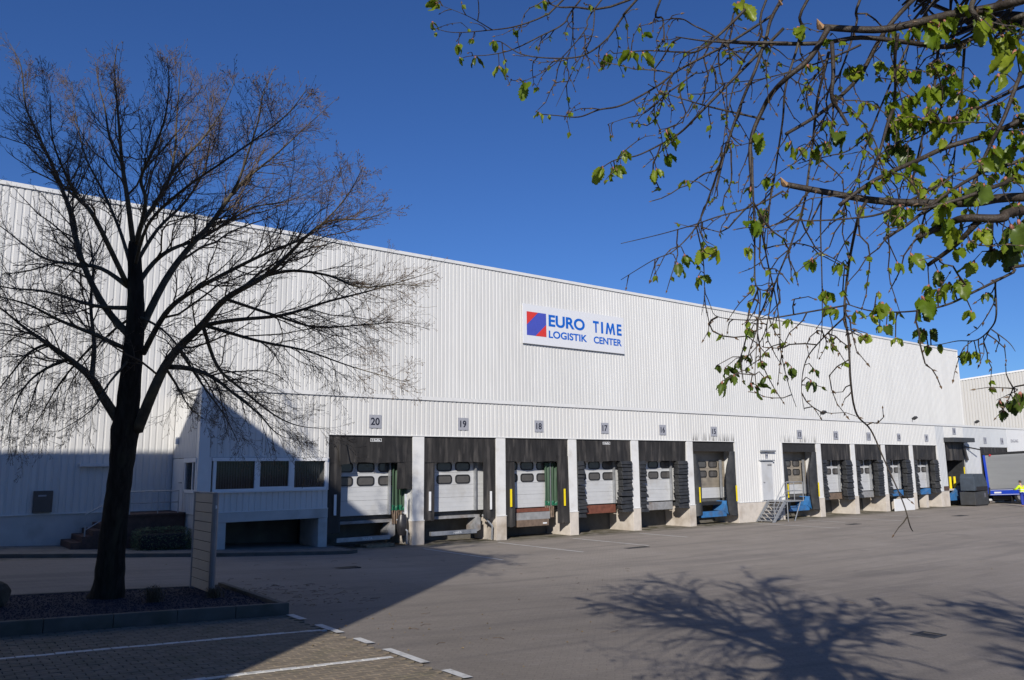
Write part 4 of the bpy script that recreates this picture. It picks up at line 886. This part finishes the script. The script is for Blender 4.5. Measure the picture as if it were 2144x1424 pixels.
# --- near lime tree (trunk right of the frame, crown overhead)
NT = Vector((-10.55, -26.75, gz(-10.55))); FK = NT+Vector((.05, 0, 4.75))
nt_ = thing('lime_tree', 'lime tree with fresh green leaves hanging over the yard', 'tree', NT)
rg = random.Random(77)
def outside(q):
    p = proj(q)
    if not p: return True
    u, v, d = p
    return not (-60 < u < 2204 and -40 < v < 1480)
def upper_ok(q):
    p = proj(q)
    if not p or p[0] > 2200 or p[0] < -60 or p[1] < -30: return True
    u, v, d = p
    return u > 1880 and v < 90 and d > 2.6
TR2 = MB(); pts = [NT+Vector((0, 0, -.1)), NT+Vector((0, 0, .4)), NT+Vector((.06, -.03, 2.0)), NT+Vector((.02, .02, 3.6)), FK]; TR2.tube(smooth_line(pts, 4), [.30-.13*i/16 for i in range(17)], 14)
FAT[0] = 1.45; T2 = Tubes(); LB2 = MB(); limbpts = []
for az, el, L in ((20, 62, 4.3), (75, 50, 4.0), (130, 42, 4.2), (118, 58, 4.3), (150, 48, 4.2), (190, 48, 3.7), (245, 42, 3.5), (300, 50, 3.6), (340, 42, 3.4), (48, 26, 3.6), (0, 84, 4.8), (275, 72, 4.6), (100, 22, 3.4), (160, 70, 4.4)):
    d = Vector((math.cos(R_(az))*math.cos(R_(el)), math.sin(R_(az))*math.cos(R_(el)), math.sin(R_(el)))); pts = [FK+Vector((0, 0, rg.uniform(-.9, .0)))]
    for i in range(8):
        d = (d+Vector((rg.gauss(0, .10), rg.gauss(0, .10), rg.gauss(0, .08)-.02))).normalized(); pts.append(pts[-1]+d*L/8)
    cut = [i for i, q in enumerate(pts) if not outside(q)]
    if cut: pts = pts[:max(2, cut[0])]
    ln = smooth_line(pts, 2); rad = [.072*(1-i/(len(ln)-1))**.9+.012 for i in range(len(ln))]; LB2.tube(ln, rad, 8); limbpts += ln[2:]
    side(T2, ln, [q*.8 for q in rad], L, 1, 3, rg, -.30, .0, upper_ok, FK+Vector((0, 0, 1)), None, (0, 19, 10, 5), (.3, .42, .42, .45), f0=.15)
# branches the photograph shows: (pixels, start px width, distance)
vis = [
 ([(1315, 1), (1197, 15), (1161, 12), (1137, 0)], 6, 3.5), ([(1179, 0), (1146, 30), (1085, 54), (1028, 63), (949, 68), (904, 57)], 5, 3.6), ([(1031, 63), (1001, 45), (971, 30), (925, 12)], 3, 3.6),
 ([(1215, 0), (1182, 48), (1131, 76), (1073, 104), (1025, 115), (980, 118), (958, 127)], 4.5, 3.7), ([(1333, 0), (1306, 33), (1273, 79), (1236, 109), (1200, 121), (1137, 121), (1088, 112), (1049, 88), (1028, 88)], 6, 3.4),
 ([(1257, 3), (1227, 60), (1182, 115), (1137, 151), (1085, 175)], 4, 3.5), ([(1245, 18), (1239, 76), (1209, 130), (1188, 172), (1164, 223)], 3.5, 3.5), ([(1200, 24), (1197, 91), (1179, 157)], 3, 3.5),
 ([(1620, 30), (1520, 94), (1424, 145), (1375, 181), (1303, 220), (1254, 230), (1212, 245), (1167, 242), (1131, 239)], 7, 3.3), ([(1460, 150), (1393, 199), (1351, 236), (1309, 248), (1273, 260)], 4, 3.3),
 ([(1640, 60), (1520, 181), (1469, 233), (1424, 278), (1378, 305), (1333, 326), (1288, 335), (1258, 353)], 8, 3.1), ([(1600, 250), (1499, 227), (1442, 211), (1384, 193)], 6, 3.2), ([(1560, 20), (1517, 63), (1463, 106), (1424, 109), (1354, 106), (1285, 112)], 8, 3.1),
 ([(1560, 130), (1496, 76), (1454, 54), (1424, 39), (1378, 45), (1333, 57)], 5, 3.3), ([(1650, 90), (1520, 88), (1469, 85), (1415, 77)], 8, 3.0), ([(1383, 0), (1388, 40), (1392, 90), (1394, 115)], 6, 3.2),
 ([(2150, 30), (2104, 45), (2013, 91), (1968, 98), (1893, 88), (1802, 79), (1711, 91), (1591, 91), (1500, 86)], 15, 3.0), ([(2150, -4), (2074, 18), (1983, 33), (1908, 51), (1832, 63), (1717, 57)], 26, 2.9),
 ([(1735, 58), (1696, 121), (1651, 160), (1621, 190), (1600, 223), (1572, 296), (1575, 392)], 15, 2.9), ([(1802, 94), (1742, 121), (1681, 142), (1591, 166), (1500, 175)], 6, 3.0), ([(1917, -5), (1862, 54), (1832, 100), (1802, 157), (1757, 205), (1711, 242), (1645, 281)], 12, 3.2),
 ([(1742, 90), (1745, 151), (1742, 205), (1760, 236), (1775, 262)], 11, 2.9), ([(2150, 413), (2042, 424), (1953, 426), (1832, 420), (1726, 402), (1642, 386)], 24, 2.7), ([(2150, 246), (2074, 281), (1983, 308), (1923, 335), (1832, 377), (1757, 430)], 15, 2.8),
 ([(1880, 70), (1874, 120), (1874, 196), (1862, 263)], 9, 3.0), ([(1870, 230), (1859, 257), (1841, 320), (1817, 377)], 9, 3.0), ([(1735, 110), (1729, 136), (1711, 211), (1702, 296), (1693, 362), (1685, 420), (1657, 508), (1627, 582), (1617, 616), (1600, 700), (1566, 747)], 8, 3.0),
 ([(1965, 100), (1953, 205), (1935, 272), (1917, 347), (1902, 402)], 8, 3.1), ([(2020, 90), (2010, 236), (2001, 302), (1992, 400)], 7, 3.1), ([(1815, 420), (1799, 449), (1786, 504), (1775, 570), (1768, 650), (1777, 716), (1781, 800), (1793, 866), (1823, 900), (1850, 960), (1890, 1050), (1905, 1100), (1911, 1112)], 8, 2.8),
 ([(1575, 330), (1576, 380), (1580, 498), (1581, 589), (1592, 613), (1587, 683), (1580, 785)], 6, 2.9), ([(1590, 450), (1597, 495), (1610, 562), (1622, 613), (1632, 677), (1635, 737), (1651, 805), (1667, 852)], 5, 3.0), ([(1722, 400), (1718, 471), (1721, 582), (1721, 683), (1711, 751)], 5, 2.9),
 ([(1768, 664), (1721, 710), (1688, 754), (1678, 811), (1684, 860)], 4.5, 2.8), ([(1515, 320), (1489, 400), (1458, 474), (1411, 525), (1367, 545), (1300, 586)], 5.5, 3.0), ([(1640, 400), (1583, 430), (1502, 454), (1452, 471), (1381, 491), (1300, 510)], 5, 2.9),
 ([(1458, 474), (1472, 542), (1475, 616), (1469, 660)], 4, 3.0), ([(1768, 640), (1654, 660), (1603, 668), (1553, 670), (1502, 663), (1489, 646)], 4.5, 2.8), ([(2150, 555), (2122, 570), (2042, 610), (1980, 639), (1910, 652), (1830, 652), (1771, 636)], 8, 2.7),
 ([(2150, 440), (2097, 457), (2023, 457), (1987, 468), (1921, 497)], 24, 2.6), ([(2060, 455), (2042, 471), (1998, 515), (1943, 555)], 16, 2.6), ([(2075, 460), (2075, 526)], 13, 2.6), ([(2095, 585), (2084, 592), (2086, 658), (2075, 687), (2045, 712), (2005, 714), (1965, 722), (1943, 723)], 5.5, 2.7),
 ([(2076, 690), (2111, 716), (2126, 736)], 3.5, 2.7), ([(2150, 805), (2129, 818), (2086, 838)], 4, 2.6), ([(1990, 370), (1969, 385), (1859, 442), (1786, 457), (1677, 462), (1640, 449)], 8, 2.75),
 ([(1606, -4), (1594, 75), (1560, 121), (1536, 181), (1520, 260), (1510, 330), (1490, 410)], 6, 3.2), ([(1636, 0), (1603, 82), (1582, 145), (1554, 211), (1518, 317), (1500, 393)], 9, 3.1), ([(1693, -4), (1678, 57), (1669, 100), (1645, 181), (1639, 251), (1627, 332), (1621, 377), (1612, 430), (1605, 520)], 8, 3.1),
 ([(1802, -4), (1793, 51), (1757, 157), (1711, 226), (1705, 296)], 7, 3.2), ([(2150, 178), (2043, 229), (1983, 251), (1920, 290), (1870, 300)], 8, 2.9), ([(2150, 150), (2134, 163), (2104, 242), (2074, 302), (2043, 371), (2030, 410)], 11, 2.8), ([(2150, 330), (2080, 350), (1990, 400), (1900, 470), (1850, 500)], 10, 2.7), ([(2040, -5), (2043, 33), (2060, 60)], 14, 2.8), ([(2150, 370), (2100, 385), (2000, 420), (1920, 440)], 12, 2.65),
 ([(1960, -4), (1920, 60), (1885, 130), (1850, 210), (1815, 300), (1790, 390), (1760, 450)], 7, 3.3), ([(1560, -4), (1530, 50), (1500, 120), (1470, 180)], 5, 3.4)]
VB = MB(); VT = Tubes(); VTM = MB(); budpos = []; skel = []
def inpoly(u, v):
    bnd = [(0, 890), (100, 930), (200, 1080), (260, 1120), (350, 1245), (450, 1290), (600, 1290), (660, 1440), (760, 1480), (860, 1500), (1120, 1840)]
    for i in range(len(bnd)-1):
        if v <= bnd[i+1][0]:
            f = (v-bnd[i][0])/(bnd[i+1][0]-bnd[i][0]); return u > bnd[i][1]+(bnd[i+1][1]-bnd[i][1])*f
    return False
for px, w, D in vis:
    P = []; n_ = len(px); ph = rg.uniform(0, 6); dr = rg.uniform(-.25, .35)
    for i, (u, v) in enumerate(px): P.append(onD(u, v, D+dr*i/n_+.06*math.sin(i*1.3+ph)))
    s0 = P[0]
    edge = px[0][1] <= 3 or px[0][0] >= 2145
    Q = list(P)
    if edge:       # carry the branch on to the limb it grows from, out of the frame
        c = [q for q in limbpts if not (proj(q) and -20 < proj(q)[0] < 2164 and -20 < proj(q)[1] < 1440)] + ([FK+Vector((0, 0, -k*.25)) for k in range(9)] if px[0][0] >= 2145 else [])
        far = [q for q in c if (q-s0).length > .35] or c; q = min(far, key=lambda q: (q-s0).length); d0 = (P[0]-P[1]).normalized(); L0 = (q-s0).length
        Q = [q, q.lerp(s0+d0*L0*.45, .6)]+Q
    ln = smooth_line(Q, 5); r0 = w/FPX*D/2*.84; k0 = 10 if edge else 0
    rad = []
    for i in range(len(ln)):
        f = max(0, i-k0)/max(1, len(ln)-1-k0); rad.append(r0*((1-.70*f) if w < 9 else (1-.35*f)) + (.012*(k0-i)/k0 if i < k0 else 0))
    VB.tube(ln, rad, 7)
    for i in range(k0, len(ln)): skel.append((ln[i], rad[i]))
    if w >= 14 or px[0] in ((1642, 386),) : pass
    # short side twigs with buds
    L = sum((ln[i+1]-ln[i]).length for i in range(k0, len(ln)-1)); k = int(L*13)
    for j in range(k):
        f = rg.uniform(.08, 1)*(len(ln)-1-k0)+k0; i = min(int(f), len(ln)-2); p = ln[i].lerp(ln[i+1], f-i); pd = (ln[i+1]-ln[i]).normalized()
        d = (pd*.6+Vector((rg.gauss(0, 1), rg.gauss(0, 1), rg.gauss(0, 1)-.5)).normalized()*.9).normalized(); tw = [p]; ll = rg.choice((.05, .08, .12, .18, .26, .34) if (1450 < px[0][0] and D < 3.4) else (.05, .08, .12, .18, .26)); m_ = 3 if ll < .15 else 5 if ll < .3 else 8
        for s_ in range(m_):
            d = (d+Vector((rg.gauss(0, .3), rg.gauss(0, .3), rg.gauss(0, .3)-.12))).normalized(); tw.append(tw[-1]+d*ll/m_)
        pp_ = proj(tw[-1])
        if pp_ and 0 < pp_[0] < 2144 and pp_[1] > 0 and not inpoly(pp_[0], pp_[1]): continue
        if pp_ and pp_[1] > 880 and (ll > .1 or rg.random() < .5): continue
        r_t = .0026 if ll < .3 else .0036; VTM.tube(tw, [r_t*(1-.5*q/m_) for q in range(m_+1)], 4); budpos.append((tw[-1], d)); 
        if ll > .1:
            for q in range(1, m_): budpos.append((tw[q], (d+Vector((rg.gauss(0, 1), rg.gauss(0, 1), rg.gauss(0, 1)))*.8).normalized()))
tk = obj('trunk', rel(TR2, NT), 'bark', nt_, smooth=True); obj('limb', rel(LB2, NT), 'bark', nt_, smooth=True)
cr = obj('crown', rel(VB, NT), 'twig2', nt_, smooth=True)
for mbx, nm in ((T2.m[0], 'branch'), (T2.m[1], 'branch')):
    if mbx.v: obj(nm, rel(mbx, NT), 'twig2', nt_, smooth=True)
tag(obj('twigs', rel(T2.m[2], NT), 'twig2', cr), kind='stuff'); tag(obj('side_twigs', rel(VTM, NT), 'twig2', cr), kind='stuff')
for u, v, D, r in ((1718, 57, 2.93, .014), (1643, 386, 2.75, .012), (1636, 10, 3.1, .006), (1862, 263, 3.0, .006)):
    p = onD(u, v, D)-NT; obj('broken_end', MB().tube([p, p+Vector((-.02, -.005, .006)), p+Vector((-.038, -.01, .014))], [r, r*.6, .001], 6), 'wound', cr)
mb = MB()
for p, d in budpos:
    s_ = rg.uniform(.007, .012); a = d.orthogonal().normalized()*s_*.38; b_ = d.cross(a).normalized()*s_*.38; c = p-NT; k = len(mb.v)
    mb.v += [tuple(c), tuple(c+a+d*s_*.6), tuple(c+b_+d*s_*.6), tuple(c-a+d*s_*.6), tuple(c-b_+d*s_*.6), tuple(c+d*s_*1.9)]
    mb.f += [(k, k+1, k+2), (k, k+2, k+3), (k, k+3, k+4), (k, k+4, k+1), (k+5, k+2, k+1), (k+5, k+3, k+2), (k+5, k+4, k+3), (k+5, k+1, k+4)]
tag(obj('buds', mb, 'bud', cr), kind='stuff')
mb = MB()
for p, d in budpos:
    if rg.random() > .16 or proj(p)[1] > 820: continue
    for q in range(2):
        a = (Vector((0, 0, -1))+Vector((rg.gauss(0, .5), rg.gauss(0, .5), rg.gauss(0, .3)))).normalized(); b_ = a.orthogonal().normalized(); b_ = (b_*math.cos(q*1.9)+a.cross(b_)*math.sin(q*1.9)); nn = a.cross(b_); s_ = rg.uniform(.012, .024); c = p-NT; k = len(mb.v)
        mb.v += [tuple(c), tuple(c+a*s_*.5+b_*s_*.5+nn*s_*.2), tuple(c+a*s_*1.5), tuple(c+a*s_*.5-b_*s_*.5+nn*s_*.2), tuple(c+a*s_*.7-nn*s_*.1)]
        mb.f += [(k, k+1, k+4), (k+1, k+2, k+4), (k+2, k+3, k+4), (k+3, k, k+4)]
tag(obj('unfolding_leaves', mb, 'leaf', cr), kind='stuff')
# leaf clusters: each cluster of unfolding leaves is one object hanging from its twig
def cluster(seed):
    r = random.Random(seed); mb = MB(); mats = []
    k_ = r.choice((3, 4, 4, 5))
    for q in range(k_):
        az = 6.283*q/k_+r.uniform(-.6, .6); spread = r.uniform(.15, .85); ln = r.choice((.45, .6, .8, 1.0))*r.uniform(.85, 1.1); wd = ln*r.uniform(.30, .50); fold = r.uniform(.3, 1.0)
        ax = Vector((math.cos(az)*spread, math.sin(az)*spread, -1)).normalized(); sdv = Vector((-math.sin(az), math.cos(az), 0)); nr = ax.cross(sdv).normalized()
        p0 = Vector((math.cos(az)*.06, math.sin(az)*.06, -.10-.1*r.random())); rows = []; cv = r.uniform(-.4, .1); tw_ = r.uniform(-.5, .5)
        for i in range(13):
            t = i/12; ww = (math.sin(math.pi*min(1, t*.86+.12))**.75)*(1-.25*t) if t < .97 else .02; rr = []
            for s_ in (-1, -.5, 0, .5, 1):
                rag = (.16 if i % 2 else -.10)*(abs(s_) == 1); e = s_*wd*ww*(1+rag); curl = cv*ln*t*t+fold*abs(s_)*wd*ww*.8+.05*math.sin(t*9+s_*5+q)*ln+tw_*s_*wd*t*.6
                rr.append(p0+ax*(t*ln-(.09*ln if (abs(s_) == 1 and i == 0) else 0)+(.035*ln*abs(s_) if i % 2 else 0))+sdv*e*(1-.3*fold)+nr*curl)
            rows.append(rr)
        k0 = len(mb.f); mb.sheet(rows); mats += [0]*(len(mb.f)-k0)
    k0 = len(mb.f); mb.tube([(0, 0, .0), (.02, .01, -.12), (.05, .0, -.34)], [.05, .075, .012], 5); mb.tube([(0, 0, .0), (-.05, -.02, -.12), (-.13, -.03, -.28)], [.04, .06, .01], 5); mats += [1]*(len(mb.f)-k0)
    me = mb.mesh('leaf', True); me.materials.append(MT['leaf']); me.materials.append(MT['bract']); me.polygons.foreach_set('material_index', mats); return me
CL = [cluster(i) for i in range(11)]
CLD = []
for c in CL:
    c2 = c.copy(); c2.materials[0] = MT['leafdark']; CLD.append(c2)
lv = [(1545, 5, 58), (918, 5, 26), (905, 45, 26), (913, 68, 16), (960, 92, 20), (990, 80, 16), (1033, 84, 20), (1075, 66, 16), (995, 118, 24), (962, 120, 16), (1045, 138, 24), (1100, 172, 30), (1140, 0, 20), (1270, 112, 28), (1322, 108, 38), (1345, 108, 34), (1345, 72, 20), (1383, 190, 22), (1395, 272, 36), (1400, 288, 26), (1432, 175, 18), (1130, 236, 18), (1150, 240, 14), (1278, 282, 14), (1305, 315, 24), (1262, 348, 34), (1282, 350, 30), (1300, 345, 24), (1374, 352, 30), (1397, 322, 24), (1437, 378, 20), (1510, 240, 22), (1690, 135, 34), (1670, 56, 36), (1682, 60, 30), (1778, 138, 36), (1790, 142, 28), (1730, 80, 18), (1845, 128, 30), (1885, 135, 40), (1905, 150, 30), (1950, 138, 34), (2000, 150, 34), (1903, 200, 38), (1815, 212, 28), (1830, 220, 20), (1735, 252, 40), (1752, 275, 44), (1728, 296, 26), (1905, 258, 38), (1860, 300, 38), (1885, 302, 46), (1655, 296, 34), (1672, 308, 34), (1700, 312, 26), (1810, 280, 28), (1590, 280, 34), (1577, 288, 24), (1535, 298, 20), (1605, 370, 34), (1572, 392, 36), (1975, 180, 34), (2040, 158, 36), (2065, 62, 44), (2098, 70, 48), (2126, 105, 56), (2010, 12, 32), (2000, 30, 26), (1945, 45, 36), (1985, 45, 28), (1825, 378, 38), (1848, 372, 30), (1975, 290, 24), (1930, 392, 26), (2080, 305, 40), (2105, 370, 48), (2060, 385, 46), (2010, 392, 46), (1985, 395, 36), (1970, 372, 34), (2035, 225, 34), (2050, 240, 28), (2030, 205, 30), (2090, 215, 34), (1960, 225, 26), (2040, 310, 30), (2125, 300, 40), (2128, 240, 34), (2050, 280, 26), (1433, 532, 28), (1418, 550, 28), (1480, 518, 32), (1500, 520, 32), (1460, 556, 18), (1462, 578, 30), (1580, 458, 36), (1600, 438, 30), (1568, 518, 26), (1575, 596, 20), (1608, 610, 18), (1566, 632, 18), (1700, 540, 36), (1763, 550, 26), (1728, 608, 26), (1742, 616, 20), (1740, 640, 24), (1752, 645, 20), (1655, 668, 18), (1562, 688, 20), (1573, 690, 20), (1503, 764, 28), (1518, 770, 28), (1543, 758, 28), (1537, 784, 26), (1512, 798, 30), (1572, 802, 34), (1583, 806, 26), (1595, 758, 26), (1562, 744, 22), (1657, 768, 22), (1646, 784, 18), (1645, 757, 18), (1698, 796, 30), (1705, 774, 18), (1600, 790, 16), (1848, 632, 36), (1866, 646, 34), (1838, 640, 26), (1793, 650, 26), (1828, 660, 20), (1842, 680, 28), (1856, 680, 26), (1815, 698, 24), (1805, 700, 18), (1875, 706, 20), (1930, 620, 46), (1948, 626, 38), (1945, 596, 30), (1966, 604, 38), (1988, 590, 30), (2010, 582, 40), (1906, 530, 40), (1922, 540, 30), (1878, 548, 26), (1990, 470, 42), (1980, 425, 42), (2028, 505, 38), (2040, 545, 36), (1963, 566, 30), (2082, 520, 38), (2100, 520, 34), (2116, 470, 54), (2132, 460, 50), (2130, 510, 48), (2064, 612, 26), (2034, 650, 24), (1935, 688, 26), (1948, 690, 22), (1943, 722, 28), (1968, 720, 18), (2026, 734, 26), (2044, 734, 24), (2092, 838, 28), (2108, 838, 28), (2100, 856, 32), (2124, 842, 22), (2136, 820, 34), (1840, 610, 20), (2000, 520, 30), (1925, 470, 26), (1885, 455, 24), (1800, 430, 22), (1760, 440, 20)]
for i in range(75):
    u, v = rg.uniform(1860, 2140), rg.uniform(10, 480); lv.append((u, v, rg.uniform(20, 44)))
for i, (u, v, s_) in enumerate(lv):
    dv = FWD+RIGHT*((u-1072)/FPX)-UP*((v-712)/FPX)
    best = None
    for q, r in skel:
        w = q-CAM; dd = w.dot(FWD); 
        e = (w/dd-dv).length
        if best is None or e < best[0]: best = (e, dd, q)
    D = best[1]; p = CAM+dv*D
    if (p-best[2]).length > .02:
        VS = MB().tube([best[2]-NT, (best[2]+p)*.5-NT+Vector((0, 0, .015)), p-NT], [.0026, .002, .0018], 4); obj('leaf_stalk', VS, 'twig2', cr)
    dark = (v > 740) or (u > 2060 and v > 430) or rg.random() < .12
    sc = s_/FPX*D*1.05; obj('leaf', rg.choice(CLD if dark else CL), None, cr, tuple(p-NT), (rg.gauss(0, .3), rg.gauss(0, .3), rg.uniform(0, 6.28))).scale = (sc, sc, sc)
# small leaves added to the unseen upper crown to thicken its shadow
mb = MB()
for i in range(26000):
    q = rg.choice(T2.m[2].v); p = Vector(q); w = p+NT; pj = proj(w)
    if pj and -40 < pj[0] < 2190 and -60 < pj[1] < 1480: continue
    a = Vector((rg.gauss(0, 1), rg.gauss(0, 1), rg.gauss(0, .5))).normalized(); b_ = a.orthogonal().normalized(); s_ = rg.uniform(.022, .046); mb.poly([p-a*s_, p+b_*s_*.7, p+a*s_, p-b_*s_*.7])
tag(obj('shadow_foliage', mb, 'leaf', cr), kind='stuff')
# --- second lime tree behind the camera, only its shadow reaches the yard
NT2 = Vector((-8.6, -32.1, gz(-8.6))); n2 = thing('lime_tree', 'second lime tree behind the parking bays, shading the yard edge', 'tree', NT2)
for ch in list(nt_.children):
    if ch.name.split('.')[0] in ('trunk', 'limb', 'branch'):
        c = ch.copy(); COL.objects.link(c); c.parent = n2
T3 = Tubes(); rg = random.Random(9)
for az in range(0, 360, 40):
    el = rg.uniform(25, 75); d = Vector((math.cos(R_(az))*math.cos(R_(el)), math.sin(R_(az))*math.cos(R_(el)), math.sin(R_(el)))); grow(T3, FK-NT, d, 3.6, .05, 1, 3, rg, -.2, 0, None, None, None, (0, 16, 9, 4), (.3, .42, .42, .45))
c2 = obj('crown', T3.m[1], 'twig2', n2); tag(obj('twigs', T3.m[2], 'twig2', c2), kind='stuff')
mb = MB()
for i in range(5200):
    p = Vector(rg.choice(T3.m[2].v)); a = Vector((rg.gauss(0, 1), rg.gauss(0, 1), rg.gauss(0, .5))).normalized(); b_ = a.orthogonal().normalized(); s_ = rg.uniform(.04, .08); mb.poly([p-a*s_, p+b_*s_*.7, p+a*s_, p-b_*s_*.7])
tag(obj('shadow_foliage', mb, 'leaf', c2), kind='stuff')  # unseen leaf mass added to make the second tree's shadow denser
n2.rotation_euler = (0, 0, R_(70))

# ------------------------------------------------------------------ litter: twigs and dead leaves by the planter and in the yard
mb = MB(); r = random.Random(12)
for i in range(170):
    x, y = (r.gauss(-7.4, .7), r.gauss(-10.6, 1.3)) if i < 120 else (r.uniform(-8.4, 3), r.uniform(-18, -4))
    z = gz(x)+.012; a = r.uniform(0, 6.28); L = r.uniform(.03, .22)
    mb.tube([(x, y, z), (x+math.cos(a)*L*.5, y+math.sin(a)*L*.5, z+.008), (x+math.cos(a+.4)*L, y+math.sin(a+.4)*L, z)], .004, 4)
tag(obj('twig_litter', mb, 'twig', None), 'scattered broken twigs on the ground by the planter', 'litter', kind='stuff')
mb = MB()
for i in range(160):
    x, y = r.uniform(-9.5, 30), r.uniform(-19, -.6)
    if i < 60: x, y = r.gauss(-7.6, .8), r.gauss(-15, 1.6)
    z = gz(x)+(.03 if x < -8.72 else .008); a = r.uniform(0, 6.28); s_ = r.uniform(.012, .03); c, s2 = math.cos(a)*s_, math.sin(a)*s_
    mb.poly([(x-c, y-s2, z), (x+s2*.6, y-c*.6, z+.01), (x+c, y+s2, z), (x-s2*.6, y+c*.6, z+.012)])
tag(obj('leaf_litter', mb, 'litter', None), 'small dead leaves and scraps scattered over the yard', 'litter', kind='stuff')
